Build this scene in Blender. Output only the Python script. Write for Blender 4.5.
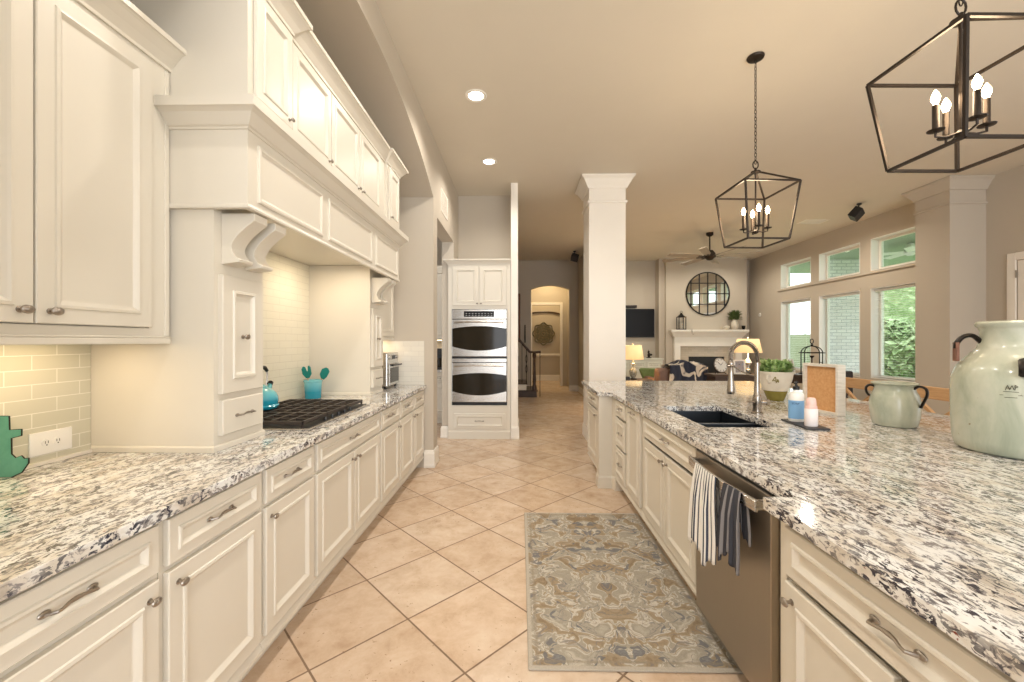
import bpy, math, random
from mathutils import Vector, Matrix
from mathutils.geometry import delaunay_2d_cdt
random.seed(7)
for o in list(bpy.data.objects): bpy.data.objects.remove(o, do_unlink=True)
S = bpy.context.scene
COL = S.collection
pi = math.pi

# ------------------------------------------------------------------ camera
cd = bpy.data.cameras.new('camera'); cam = bpy.data.objects.new('camera', cd); COL.objects.link(cam)
cam.location = (0, 0, 1.40); cam.rotation_euler = (pi/2, 0, math.radians(1.11))
cd.sensor_width = 36; cd.lens = 14.52; cd.clip_start = 0.02; cd.clip_end = 200
S.camera = cam
S.view_settings.view_transform = 'Standard'; S.view_settings.look = 'None'
S.view_settings.gamma = 1; S.view_settings.use_curve_mapping = False
S.view_settings.exposure = 0.26

# ------------------------------------------------------------------ world + large lights
W = bpy.data.worlds.new('world'); S.world = W; W.use_nodes = True
bg = W.node_tree.nodes['Background']; bg.inputs[0].default_value = (0.90, 0.95, 1.0, 1); bg.inputs[1].default_value = 2.5

def area(name, loc, size, power, col, rot=(0, 0, 0), sy=None, shape='RECTANGLE'):
    l = bpy.data.lights.new(name, 'AREA'); l.energy = power; l.color = col; l.size = size
    l.shape = shape
    if sy: l.size_y = sy
    o = bpy.data.objects.new(name, l); COL.objects.link(o); o.location = loc; o.rotation_euler = rot
    return o
def point(name, loc, power, col, r=0.02):
    l = bpy.data.lights.new(name, 'POINT'); l.energy = power; l.color = col; l.shadow_soft_size = r
    o = bpy.data.objects.new(name, l); COL.objects.link(o); o.location = loc
    return o
def spot(name, loc, power, col, ang=130, r=0.06):
    l = bpy.data.lights.new(name, 'SPOT'); l.energy = power; l.color = col; l.shadow_soft_size = r
    l.spot_size = math.radians(ang); l.spot_blend = 0.6
    o = bpy.data.objects.new(name, l); COL.objects.link(o); o.location = loc
    return o
WARM = (1.0, 0.82, 0.58); SOFT = (1.0, 0.93, 0.83)
# daylight from the big breakfast-room windows behind the photographer
area('breakfast_window_daylight', (1.8, -3.2, 1.9), 6.5, 112, (0.93, 0.96, 1.0), (math.radians(90), 0, 0), 2.6)
area('dining_side_fill', (6.40, 1.6, 1.7), 4.0, 32, (0.95, 0.98, 1.0), (0, math.radians(90), 0), 2.0)  # added fill light from the right; that wall has no window

# ------------------------------------------------------------------ mesh builder
class MB:
    def __init__(s): s.v = []; s.f = []; s.sm = []
    def add(s, vs, fs, smooth=False, M=None):
        n = len(s.v)
        for p in vs:
            p = Vector(p)
            s.v.append(M @ p if M is not None else p)
        for f in fs: s.f.append(tuple(n+i for i in f)); s.sm.append(smooth)
        return s
    def box(s, x0, x1, y0, y1, z0, z1, M=None):
        x0, x1 = min(x0, x1), max(x0, x1); y0, y1 = min(y0, y1), max(y0, y1); z0, z1 = min(z0, z1), max(z0, z1)
        vs = [(x0,y0,z0),(x1,y0,z0),(x1,y1,z0),(x0,y1,z0),(x0,y0,z1),(x1,y0,z1),(x1,y1,z1),(x0,y1,z1)]
        return s.add(vs, [(0,3,2,1),(4,5,6,7),(0,1,5,4),(1,2,6,5),(2,3,7,6),(3,0,4,7)], False, M)
    def lathe(s, prof, c=(0,0,0), n=24, M=None, smooth=True, sx=1, sy=1, cap=True):
        vs = []; fs = []; m = len(prof)
        for r, z in prof:
            for k in range(n):
                a = 2*pi*k/n
                vs.append((c[0]+r*sx*math.cos(a), c[1]+r*sy*math.sin(a), c[2]+z))
        for j in range(m-1):
            for k in range(n):
                k2 = (k+1) % n
                fs.append((j*n+k, j*n+k2, (j+1)*n+k2, (j+1)*n+k))
        if m == 2 and abs(prof[0][1]-prof[1][1]) < 1e-6: cap = False
        if cap and prof[0][0] > 1e-3: fs.append(tuple(range(n-1, -1, -1)))
        if cap and prof[-1][0] > 1e-3: fs.append(tuple((m-1)*n+k for k in range(n)))
        return s.add(vs, fs, smooth, M)
    def tube(s, pts, r, n=8, M=None, closed=False, cap=True, flat=1.0):
        P = [Vector(p) for p in pts]; m = len(P); rs = r if isinstance(r, (list, tuple)) else [r]*m
        vs = []; fs = []; up = None
        for i in range(m):
            if closed: t = P[(i+1) % m]-P[(i-1) % m]
            elif i == 0: t = P[1]-P[0]
            elif i == m-1: t = P[-1]-P[-2]
            else: t = (P[i+1]-P[i]).normalized()+(P[i]-P[i-1]).normalized()
            if t.length < 1e-9: t = Vector((0, 0, 1))
            t.normalize()
            if up is None: up = Vector((0, 0, 1)) if abs(t.z) < 0.9 else Vector((1, 0, 0))
            a = t.cross(up)
            if a.length < 1e-6: a = t.orthogonal()
            a.normalize(); b = a.cross(t).normalized(); up = b
            for k in range(n):
                q = 2*pi*k/n + (pi/4 if n == 4 else 0)
                vs.append(P[i]+a*math.cos(q)*rs[i]*flat+b*math.sin(q)*rs[i])
        for i in range(m if closed else m-1):
            i2 = (i+1) % m
            for k in range(n):
                k2 = (k+1) % n
                fs.append((i*n+k, i2*n+k, i2*n+k2, i*n+k2))
        if not closed and cap: fs.append(tuple(range(n))); fs.append(tuple((m-1)*n+k for k in range(n-1, -1, -1)))
        return s.add(vs, fs, n > 4, M)
    def bar(s, a, b, w, h=None, M=None):
        # square bar from a to b
        return s.tube([a, b], w*0.7071, 4, M)
    def prism(s, poly, M, d0, d1):
        # polygon in local xy extruded along local z from d0 to d1
        n = len(poly)
        vs = [(p[0], p[1], d0) for p in poly]+[(p[0], p[1], d1) for p in poly]
        fs = [tuple(range(n-1, -1, -1)), tuple(range(n, 2*n))]
        for k in range(n): k2 = (k+1) % n; fs.append((k, k2, n+k2, n+k))
        return s.add(vs, fs, False, M)
    def ellip(s, c, rx, ry, rz, nu=16, nv=10, M=None):
        prof = [(math.sin(pi*j/nv), -math.cos(pi*j/nv)) for j in range(nv+1)]
        T = Matrix.Translation(c) @ Matrix.Diagonal((rx, ry, rz, 1))
        if M is not None: T = M @ T
        prof[0] = (0.0001, -1); prof[-1] = (0.0001, 1)
        return s.lathe(prof, (0, 0, 0), nu, T)
    def rings(s, w, h, prof, M):
        # nested rectangles: prof = [(inset, depth)...], last one is closed with a face. local x right, y up, z out
        vs = []; fs = []
        for i, d in prof:
            vs += [(i, i, d), (w-i, i, d), (w-i, h-i, d), (i, h-i, d)]
        for j in range(len(prof)-1):
            for k in range(4):
                k2 = (k+1) % 4
                fs.append((4*j+k, 4*j+k2, 4*j+4+k2, 4*j+4+k))
        m = 4*(len(prof)-1); fs.append((m, m+1, m+2, m+3)); fs.append((3, 2, 1, 0))
        return s.add(vs, fs, False, M)
    def sweep(s, prof, path, closed=False):
        # prof = [(outward, z)], path = [(x,y)]; outward = right of travel direction
        n = len(path); m = len(prof); vs = []; fs = []
        for i in range(n):
            p = Vector(path[i])
            def nrm(a, b):
                d = (Vector(b)-Vector(a)).normalized(); return Vector((d.y, -d.x))
            if closed: n1 = nrm(path[i-1], path[i]); n2 = nrm(path[i], path[(i+1) % n])
            else:
                n1 = nrm(path[i-1], path[i]) if i > 0 else nrm(path[0], path[1])
                n2 = nrm(path[i], path[i+1]) if i < n-1 else n1
            b = (n1+n2); b = b/max(0.3, b.length_squared)*2
            for o, z in prof: vs.append((p.x+b.x*o, p.y+b.y*o, z))
        for i in range(n if closed else n-1):
            i2 = (i+1) % n
            for k in range(m-1): fs.append((i*m+k, i2*m+k, i2*m+k+1, i*m+k+1))
            fs.append((i*m+m-1, i2*m+m-1, i2*m, i*m))
        if not closed:
            fs.append(tuple(range(m-1, -1, -1))); fs.append(tuple((n-1)*m+k for k in range(m)))
        return s.add(vs, fs)
    def build(s, name, mat, parent=None, off=None, bevel=0, seg=2, recalc=True):
        me = bpy.data.meshes.new(name)
        off = Vector(off) if off is not None else Vector((0, 0, 0))
        me.from_pydata([tuple(p-off) for p in s.v], [], s.f)
        me.polygons.foreach_set('use_smooth', s.sm)
        if any(s.sm):
            me.update()
            try: me.set_sharp_from_angle(angle=math.radians(42))
            except Exception: pass
        if recalc:
            import bmesh
            bm = bmesh.new(); bm.from_mesh(me); bmesh.ops.recalc_face_normals(bm, faces=bm.faces); bm.to_mesh(me); bm.free()
        me.materials.append(mat)
        o = bpy.data.objects.new(name, me); COL.objects.link(o)
        if parent is not None: o.parent = parent
        if bevel:
            b = o.modifiers.new('bevel', 'BEVEL'); b.width = bevel; b.segments = seg; b.limit_method = 'ANGLE'; b.angle_limit = math.radians(35)
        return o
def frame(o, r, u):
    r = Vector(r).normalized(); u = Vector(u).normalized(); n = r.cross(u)
    return Matrix(((r.x, u.x, n.x, o[0]), (r.y, u.y, n.y, o[1]), (r.z, u.z, n.z, o[2]), (0, 0, 0, 1)))
def tag(o, label, cat, group=None):
    o['label'] = label; o['category'] = cat
    if group: o['group'] = group
    return o
def thing(name, label, cat, loc=(0, 0, 0), rz=0, group=None):
    o = bpy.data.objects.new(name, None); COL.objects.link(o); o.location = loc; o.rotation_euler = (0, 0, rz)
    o.empty_display_size = 0.1
    return tag(o, label, cat, group)
def struct(o): o['kind'] = 'structure'; return o
def copy_tree(o, parent=None):
    c = o.copy(); COL.objects.link(c); c.parent = parent
    for ch in list(o.children): copy_tree(ch, c)
    return c

# ------------------------------------------------------------------ materials
def mat(name, col, rough=0.5, metal=0.0, spec=0.5, emit=None, es=0, trans=0, ior=1.45, coat=0):
    m = bpy.data.materials.new(name); m.use_nodes = True
    b = m.node_tree.nodes['Principled BSDF']
    b.inputs['Base Color'].default_value = (*col, 1); b.inputs['Roughness'].default_value = rough
    b.inputs['Metallic'].default_value = metal; b.inputs['IOR'].default_value = ior
    b.inputs['Specular IOR Level'].default_value = spec
    b.inputs['Transmission Weight'].default_value = trans; b.inputs['Coat Weight'].default_value = coat
    if emit: b.inputs['Emission Color'].default_value = (*emit, 1); b.inputs['Emission Strength'].default_value = es
    return m
class N:
    def __init__(s, m): s.t = m.node_tree; s.b = s.t.nodes['Principled BSDF']
    def new(s, typ, **kw):
        n = s.t.nodes.new(typ)
        for k, v in kw.items():
            if hasattr(n, k): setattr(n, k, v)
        return n
    def link(s, a, b): s.t.links.new(a, b)
    def coord(s, kind='Object', scale=(1, 1, 1), rot=(0, 0, 0)):
        c = s.new('ShaderNodeTexCoord'); mp = s.new('ShaderNodeMapping')
        mp.inputs['Scale'].default_value = scale; mp.inputs['Rotation'].default_value = rot
        s.link(c.outputs[kind], mp.inputs[0]); return mp.outputs[0]
    def noise(s, vec, scale, detail=3, rough=0.5, dist=0):
        n = s.new('ShaderNodeTexNoise'); n.inputs['Scale'].default_value = scale; n.inputs['Detail'].default_value = detail
        n.inputs['Roughness'].default_value = rough; n.inputs['Distortion'].default_value = dist
        s.link(vec, n.inputs['Vector']); return n.outputs['Fac']
    def ramp(s, fac, stops, interp='LINEAR'):
        r = s.new('ShaderNodeValToRGB'); r.color_ramp.interpolation = interp
        e = r.color_ramp.elements
        while len(e) < len(stops): e.new(0.5)
        for k, (p, c) in enumerate(stops):
            e[k].position = p; e[k].color = (*c, 1) if len(c) == 3 else c
        s.link(fac, r.inputs[0]); return r.outputs[0]
    def mix(s, fac, a, b, mode='MIX'):
        m = s.new('ShaderNodeMix'); m.data_type = 'RGBA'; m.blend_type = mode
        for sock, v in ((m.inputs[0], fac), (m.inputs[6], a), (m.inputs[7], b)):
            if isinstance(v, (int, float)): sock.default_value = v
            elif isinstance(v, tuple): sock.default_value = (*v, 1)
            else: s.link(v, sock)
        return m.outputs[2]
    def math(s, op, a, b=None, c=None):
        m = s.new('ShaderNodeMath'); m.operation = op
        for k, v in enumerate((a, b, c)):
            if v is None: continue
            if isinstance(v, (int, float)): m.inputs[k].default_value = v
            else: s.link(v, m.inputs[k])
        return m.outputs[0]
    def bump(s, h, strength=0.2, dist=0.01):
        b = s.new('ShaderNodeBump'); b.inputs['Strength'].default_value = strength; b.inputs['Distance'].default_value = dist
        s.link(h, b.inputs['Height']); s.link(b.outputs[0], s.b.inputs['Normal'])
def painted(name, col, rough, amt=0.03, bump=0.0, scale=90):
    m = mat(name, col, rough); n = N(m); v = n.coord()
    f = n.noise(v, 3.0, 3)
    c = n.mix(f, tuple(x*(1-amt) for x in col), tuple(min(1, x*(1+amt)) for x in col)); n.link(c, n.b.inputs['Base Color'])
    if bump: n.bump(n.noise(v, scale, 3), bump, 0.003)
    return m

M_cab = painted('cream_cabinet_paint', (0.695, 0.645, 0.555), 0.33)
M_wall = painted('greige_wall_paint', (0.53, 0.468, 0.385), 0.85, 0.02, 0.12)
M_ceil = painted('ceiling_paint', (0.70, 0.64, 0.54), 0.9, 0.02, 0.12)
M_trim = painted('white_trim_paint', (0.84, 0.79, 0.71), 0.4)
M_nickel = mat('brushed_nickel', (0.50, 0.47, 0.43), 0.28, 1.0)
M_pewter = mat('antique_pewter', (0.36, 0.32, 0.28), 0.30, 1.0)
M_black = mat('black_iron', (0.018, 0.016, 0.015), 0.45, 0.6)
M_bronze = mat('dark_bronze', (0.035, 0.026, 0.02), 0.42, 0.7)
M_blackp = mat('black_plastic', (0.015, 0.015, 0.016), 0.35)
M_glassd = mat('dark_oven_glass', (0.018, 0.014, 0.009), 0.06, spec=0.35)
M_screen = mat('tv_screen', (0.006, 0.006, 0.007), 0.3, spec=0.25)
M_white = mat('white_plastic', (0.86, 0.84, 0.80), 0.35)
M_grate = mat('cast_iron_grate', (0.055, 0.043, 0.036), 0.42, 0.3)
def steel(name, col=(0.56, 0.54, 0.51), rough=0.25, axis=(1, 1, 120)):
    m = mat(name, col, rough, 1.0); n = N(m); v = n.coord(scale=axis)
    f = n.noise(v, 6.0, 4)
    r = n.new('ShaderNodeMapRange'); r.inputs[3].default_value = rough*0.8; r.inputs[4].default_value = rough*1.3
    n.link(f, r.inputs[0]); n.link(r.outputs[0], n.b.inputs['Roughness'])
    n.bump(f, 0.03, 0.001)
    return m
M_steel = steel('stainless_steel')
M_steel_dw = steel('dishwasher_steel', (0.44, 0.38, 0.31), 0.40, (120, 120, 1))
M_sink = steel('sink_steel', (0.10, 0.11, 0.125), 0.3)

# granite
M_granite = mat('speckled_granite', (0.7, 0.66, 0.6), 0.09, coat=0.3)
n = N(M_granite); v = n.coord(scale=(1.25, 0.62, 1), rot=(0, 0, 0.35))
base = n.ramp(n.noise(v, 11, 4, 0.6, 0.5), [(0.26, (0.44, 0.385, 0.32)), (0.42, (0.66, 0.61, 0.54)), (0.55, (0.78, 0.775, 0.75)), (0.8, (0.84, 0.845, 0.84))])
f1 = n.noise(v, 44, 5, 0.65, 0.6)
gr = n.ramp(f1, [(0.42, (1, 1, 1)), (0.475, (0, 0, 0))])
c1 = n.mix(gr, base, (0.27, 0.25, 0.245))
f2 = n.noise(n.coord(scale=(1.35, 0.6, 1), rot=(0, 0, 0.55)), 62, 4, 0.62, 0.8)
dk = n.ramp(f2, [(0.442, (1, 1, 1)), (0.470, (0, 0, 0))])
f2b = n.ramp(n.noise(v, 6.5, 3, 0.55), [(0.36, (0.25, 0.25, 0.25)), (0.56, (1, 1, 1))])
dk2 = n.mix(1.0, dk, f2b, 'MULTIPLY')
c2 = n.mix(dk2, c1, (0.028, 0.03, 0.048))
f3 = n.noise(v, 70, 2, 0.5); rd = n.ramp(f3, [(0.735, (0, 0, 0)), (0.77, (1, 1, 1))])
c3 = n.mix(rd, c2, (0.22, 0.055, 0.04)); n.link(c3, n.b.inputs['Base Color'])

# diagonal travertine-look floor tiles
def floor_mat():
    m = mat('diagonal_stone_tile', (0.6, 0.45, 0.33), 0.3); n = N(m)
    tc = n.new('ShaderNodeTexCoord'); sp = n.new('ShaderNodeSeparateXYZ'); n.link(tc.outputs['Object'], sp.inputs[0])
    r2 = 0.70710678; T = 0.470
    U = n.math('DIVIDE', n.math('SUBTRACT', n.math('MULTIPLY', n.math('ADD', sp.outputs[0], sp.outputs[1]), r2), 0.124), T)
    V = n.math('DIVIDE', n.math('SUBTRACT', n.math('MULTIPLY', n.math('SUBTRACT', sp.outputs[1], sp.outputs[0]), r2), 0.452), T)
    fu = n.math('FRACT', U); fv = n.math('FRACT', V)
    du = n.math('MINIMUM', fu, n.math('SUBTRACT', 1.0, fu)); dv = n.math('MINIMUM', fv, n.math('SUBTRACT', 1.0, fv))
    d = n.math('MINIMUM', du, dv)
    wob = n.math('MULTIPLY', n.noise(tc.outputs['Object'], 40, 2), 0.004)
    g = n.math('SUBTRACT', d, wob)
    gm = n.new('ShaderNodeMapRange'); gm.inputs[1].default_value = 0.0055; gm.inputs[2].default_value = 0.0105
    n.link(g, gm.inputs[0])
    cb = n.new('ShaderNodeCombineXYZ'); n.link(n.math('FLOOR', U), cb.inputs[0]); n.link(n.math('FLOOR', V), cb.inputs[1])
    wn = n.new('ShaderNodeTexWhiteNoise'); n.link(cb.outputs[0], wn.inputs[0])
    # offset pattern per tile
    sc = n.new('ShaderNodeVectorMath'); sc.operation = 'MULTIPLY_ADD'; n.link(wn.outputs['Color'], sc.inputs[0]); sc.inputs[1].default_value = (13, 13, 13)
    n.link(tc.outputs['Object'], sc.inputs[2])
    cl = n.noise(sc.outputs[0], 6.5, 7, 0.66, 0.25)
    c = n.ramp(cl, [(0.25, (0.50, 0.36, 0.25)), (0.42, (0.62, 0.475, 0.35)), (0.55, (0.685, 0.545, 0.42)), (0.75, (0.75, 0.64, 0.52))])
    tint = n.ramp(wn.outputs['Value'], [(0, (0.88, 0.85, 0.82)), (0.5, (1, 0.96, 0.92)), (1, (1.0, 1.0, 1.0))])
    c = n.mix(1.0, c, tint, 'MULTIPLY')
    pit = n.ramp(n.noise(sc.outputs[0], 55, 3, 0.6), [(0.30, (1, 1, 1)), (0.345, (0, 0, 0))])
    pitm = n.mix(1.0, pit, n.ramp(n.noise(sc.outputs[0], 6, 2), [(0.45, (0, 0, 0)), (0.6, (1, 1, 1))]), 'MULTIPLY')
    c = n.mix(pitm, c, (0.33, 0.21, 0.13))
    c = n.mix(gm.outputs[0], (0.235, 0.155, 0.10), c)
    n.link(c, n.b.inputs['Base Color'])
    rr = n.new('ShaderNodeMapRange'); rr.inputs[3].default_value = 0.8; rr.inputs[4].default_value = 0.27; n.link(gm.outputs[0], rr.inputs[0])
    n.link(rr.outputs[0], n.b.inputs['Roughness'])
    h = n.math('ADD', gm.outputs[0], n.math('MULTIPLY', n.noise(sc.outputs[0], 9, 4), 0.5))
    n.bump(h, 0.22, 0.004)
    return m
M_floor = floor_mat()

def tile_mat(name, c1, c2, mortar, axis):
    m = mat(name, c1, 0.12); n = N(m)
    tc = n.new('ShaderNodeTexCoord'); sp = n.new('ShaderNodeSeparateXYZ'); n.link(tc.outputs['Object'], sp.inputs[0])
    cb = n.new('ShaderNodeCombineXYZ'); n.link(sp.outputs[axis], cb.inputs[0]); n.link(sp.outputs[2], cb.inputs[1])
    b = n.new('ShaderNodeTexBrick'); n.link(cb.outputs[0], b.inputs['Vector'])
    b.inputs['Color1'].default_value = (*c1, 1); b.inputs['Color2'].default_value = (*c2, 1); b.inputs['Mortar'].default_value = (*mortar, 1)
    b.inputs['Scale'].default_value = 1.0; b.inputs['Mortar Size'].default_value = 0.0018
    b.inputs['Brick Width'].default_value = 0.172; b.inputs['Row Height'].default_value = 0.056
    n.link(b.outputs['Color'], n.b.inputs['Base Color'])
    inv = n.math('SUBTRACT', 1.0, b.outputs['Fac']); 
    ln = n.noise(n.coord(scale=(1, 1, 60)), 8, 2)
    n.bump(n.math('ADD', inv, n.math('MULTIPLY', ln, 0.12)), 0.35, 0.003)
    return m
M_tileY = tile_mat('glass_subway_tile', (0.58, 0.555, 0.44), (0.63, 0.60, 0.485), (0.80, 0.77, 0.68), 1)
M_tileA = tile_mat('pale_alcove_tile', (0.78, 0.745, 0.63), (0.80, 0.765, 0.65), (0.70, 0.66, 0.56), 1)
M_tileX = tile_mat('pale_end_tile', (0.72, 0.68, 0.60), (0.75, 0.71, 0.62), (0.64, 0.60, 0.53), 0)

def wood(name, a, b, rough=0.5, scale=(1, 1, 9)):
    m = mat(name, a, rough); n = N(m); v = n.coord(scale=scale)
    n.link(n.ramp(n.noise(v, 7, 5, 0.6, 1.0), [(0.3, a), (0.7, b)]), n.b.inputs['Base Color']); return m
M_oak = wood('light_oak', (0.47, 0.27, 0.125), (0.60, 0.37, 0.19), 0.45, (9, 1, 9))
M_dwood = wood('dark_walnut', (0.045, 0.026, 0.017), (0.085, 0.05, 0.032), 0.4)
M_wash = wood('whitewashed_wood', (0.62, 0.57, 0.49), (0.78, 0.73, 0.65), 0.7)
def noisy(name, stops, scale, rough=0.6, bump=0.0, detail=5, dist=0.3, coord='Object'):
    m = mat(name, stops[0][1], rough); n = N(m); v = n.coord(coord); f = n.noise(v, scale, detail, 0.6, dist)
    n.link(n.ramp(f, stops), n.b.inputs['Base Color'])
    if bump: n.bump(f, bump, 0.004)
    return m
M_cork = noisy('cork_board', [(0.3, (0.60, 0.30, 0.115)), (0.7, (0.72, 0.41, 0.19))], 60, 0.8, 0.2)
M_leather = noisy('brown_leather', [(0.3, (0.13, 0.07, 0.045)), (0.7, (0.19, 0.105, 0.07))], 12, 0.45, 0.1)
M_fabric = noisy('dark_upholstery', [(0.3, (0.035, 0.03, 0.03)), (0.7, (0.06, 0.05, 0.047))], 40, 0.9)
M_green = noisy('green_upholstery', [(0.3, (0.17, 0.235, 0.085)), (0.7, (0.23, 0.31, 0.12))], 30, 0.9)
M_shade = mat('lamp_shade_linen', (0.78, 0.62, 0.38), 0.8, emit=(1.0, 0.64, 0.26), es=0.62)
M_glass = mat('clear_glass', (0.93, 0.97, 0.95), 0.03, trans=1.0, ior=1.45)
M_pane = bpy.data.materials.new('window_glass'); M_pane.use_nodes = True
_t = M_pane.node_tree; _t.nodes.clear()
_o = _t.nodes.new('ShaderNodeOutputMaterial'); _m = _t.nodes.new('ShaderNodeMixShader'); _a = _t.nodes.new('ShaderNodeBsdfTransparent'); _g = _t.nodes.new('ShaderNodeBsdfGlossy')
_a.inputs[0].default_value = (0.93, 0.97, 0.95, 1); _g.inputs['Roughness'].default_value = 0.02; _m.inputs[0].default_value = 0.07
_t.links.new(_a.outputs[0], _m.inputs[1]); _t.links.new(_g.outputs[0], _m.inputs[2]); _t.links.new(_m.outputs[0], _o.inputs[0])
M_bulb = mat('glowing_bulb', (1, 0.85, 0.6), 0.2, emit=(1.0, 0.72, 0.42), es=26)
M_can = mat('glowing_downlight_lens', (1, 0.95, 0.85), 0.4, emit=(1.0, 0.93, 0.82), es=9)
M_lumin = mat('under_cabinet_light', (1, 0.9, 0.7), 0.4, emit=(1.0, 0.78, 0.48), es=3)
M_mirror = mat('mirror_glass', (0.86, 0.88, 0.86), 0.03, 1.0)
M_tealm = noisy('teal_painted_metal', [(0.3, (0.085, 0.30, 0.22)), (0.7, (0.14, 0.39, 0.30))], 14, 0.5)
M_teal = mat('teal_silicone', (0.005, 0.20, 0.175), 0.45)
M_towelw = None

M_fauc = mat('satin_faucet_nickel', (0.40, 0.355, 0.31), 0.26, 1.0)
# ------------------------------------------------------------------ setting
def wallbox(name, m, *b, bevel=0):
    return struct(MB().box(*b).build(name, m, bevel=bevel))
def rect_wall(name, m, axis, c0, c1, a0, a1, z0, z1, holes):
    """wall slab with rectangular holes. axis 'x': slab between x=c0..c1 running along y a0..a1; holes (a0,a1,z0,z1)"""
    ys = sorted({a0, a1, *[h[0] for h in holes], *[h[1] for h in holes]}); zs = sorted({z0, z1, *[h[2] for h in holes], *[h[3] for h in holes]})
    mb = MB()
    for i in range(len(ys)-1):
        for j in range(len(zs)-1):
            cy = (ys[i]+ys[i+1])/2; cz = (zs[j]+zs[j+1])/2
            if any(h[0] < cy < h[1] and h[2] < cz < h[3] for h in holes): continue
            if axis == 'x': mb.box(c0, c1, ys[i], ys[i+1], zs[j], zs[j+1])
            else: mb.box(ys[i], ys[i+1], c0, c1, zs[j], zs[j+1])
    return struct(mb.build(name, m))
CH = 3.66
wallbox('floor', M_floor, -3.2, 6.75, -3.4, 15.0, -0.08, 0)
wallbox('ceiling', M_ceil, -3.2, 6.75, -3.4, 15.0, CH, CH+0.1)

# left wall with the arched cabinet niche and the pantry doorway
XL = -0.958; XB = -1.88
arch = []
for k in range(33):
    y = 4.553-(4.553-0.55)*k/32
    arch.append((y, 3.41-(4.3-math.sqrt(4.3**2-(y-2.70)**2))))
FM = frame((0, 0, 0), (0, 1, 0), (0, 0, 1))   # local x->Y, y->Z, z->X
wallbox('wall_left', M_wall, -2.02, XL, -3.4, 0.55, 0, CH)
wallbox('wall_left_end', M_wall, -2.02, XL, 4.553, 4.76, 0, CH)
mb = MB(); mb.prism([(4.553, CH)]+arch+[(0.55, CH)], FM, -2.02, XL); struct(mb.build('wall_left_header', M_wall))
wallbox('wall_left_niche', M_wall, -2.02, XB, 0.55, 4.553, 0, 3.45)
mb = MB(); mb.prism([(4.76, CH), (6.45, CH), (6.45, 0), (5.95, 0), (5.95, 2.83), (4.76, 2.83)], FM, -1.13, XL)
struct(mb.build('wall_left_pantry', M_wall))
# alcove around oven tower
wallbox('wall_oven_back', M_wall, XL, -0.03, 6.41, 6.55, 0, CH)
wallbox('wall_oven_right', M_trim, -0.13, -0.03, 5.90, 6.41, 0, CH)
# pantry room behind the doorway
wallbox('wall_pantry_back', M_wall, -3.1, -1.13, 8.0, 8.1, 0, CH)
wallbox('wall_pantry_side', M_wall, -3.2, -3.1, 4.76, 8.1, 0, CH)
wallbox('wall_pantry_right', M_wall, -1.13, -1.0, 6.55, 8.1, 0, CH)
# hall to the rear
wallbox('wall_stair', M_wall, -1.32, -1.2, 8.1, 11.6, 0, CH)
def arch_wall(name, m, y0, y1, x0, x1, ax0, ax1, zs, zc):
    pts = [(x0, 0), (ax0, 0)]
    for k in range(17):
        x = ax0+(ax1-ax0)*k/16; w = (ax1-ax0)/2
        pts.append((x, zs+(zc-zs)*(1-((x-(ax0+ax1)/2)/w)**2)))
    pts += [(ax1, 0), (x1, 0), (x1, CH), (x0, CH)]
    F = frame((0, 0, 0), (1, 0, 0), (0, 0, 1))   # local z -> -Y
    return struct(MB().prism(pts, F, -y1, -y0).build(name, m))
arch_wall('wall_hall', M_wall, 11.6, 11.75, -1.3, 1.63, 0.31, 1.38, 2.85, 2.96)
wallbox('wall_hall_left', M_wall, 0.10, 0.22, 11.75, 14.6, 0, CH)
wallbox('wall_hall_right', M_wall, 1.48, 1.60, 11.75, 14.6, 0, CH)
rect_wall('wall_hall_inner', M_wall, 'y', 13.0, 13.12, 0.22, 1.48, 0, CH, [(0.38, 1.26, -0.1, 2.53)])
wallbox('wall_hall_end', M_wall, 0.10, 1.6, 14.6, 14.7, 0, CH)
mb = MB(); mb.box(1.26, 1.34, 12.975, 13.0, 0, 2.61); mb.box(0.30, 0.38, 12.975, 13.0, 0, 2.61); mb.box(0.38, 1.26, 12.975, 13.0, 2.53, 2.61)
struct(mb.build('trim_1', M_trim, bevel=0.005))
mb = MB(); mb.sweep([(0, 0.86), (0.02, 0.87), (0.03, 0.90), (0.02, 0.94), (0, 0.95)], [(0.22, 14.6), (1.48, 14.6)])
struct(mb.build('trim_2', M_trim))
mb = MB(); mb.tube([(0.22+1.26*k/12, 14.57, 2.33+0.10*(1-((k-6)/6)**2)) for k in range(13)], 0.03, 6); struct(mb.build('trim_3', M_dwood))
wallbox('wall_hall_corner', M_wall, 1.63, 1.75, 9.6, 11.82, 0, CH)
# living room
wallbox('wall_living_back', M_wall, 1.75, 6.6, 11.70, 11.82, 0, CH)
wallbox('wall_chimney', M_wall, 3.965, 6.14, 11.30, 11.70, 0, CH)
wallbox('wall_living_pilaster', M_wall, 3.81, 3.965, 11.40, 11.70, 0, CH)
XW = 6.425
win_y = [(6.62, 7.69), (7.93, 9.00), (9.25, 10.30)]
holes = []
for a, b in win_y: holes += [(a, b, 0.72, 2.36), (a, b, 2.68, 3.265)]
rect_wall('wall_right', M_wall, 'x', XW, XW+0.22, 6.351, 11.70, 0, CH, holes)
wallbox('wall_right_kitchen', M_wall, 6.46, 6.64, -3.4, 6.35, 0, CH)
def crown(name, path, z, h=0.16, p=0.11, m=M_trim, closed=True):
    prof = [(0, z-h), (0.018, z-h), (0.03, z-h*0.82), (0.05, z-h*0.62), (p*0.72, z-h*0.3), (p*0.93, z-h*0.18), (p, z-h*0.14), (p, z), (0, z)]
    return prof
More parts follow.
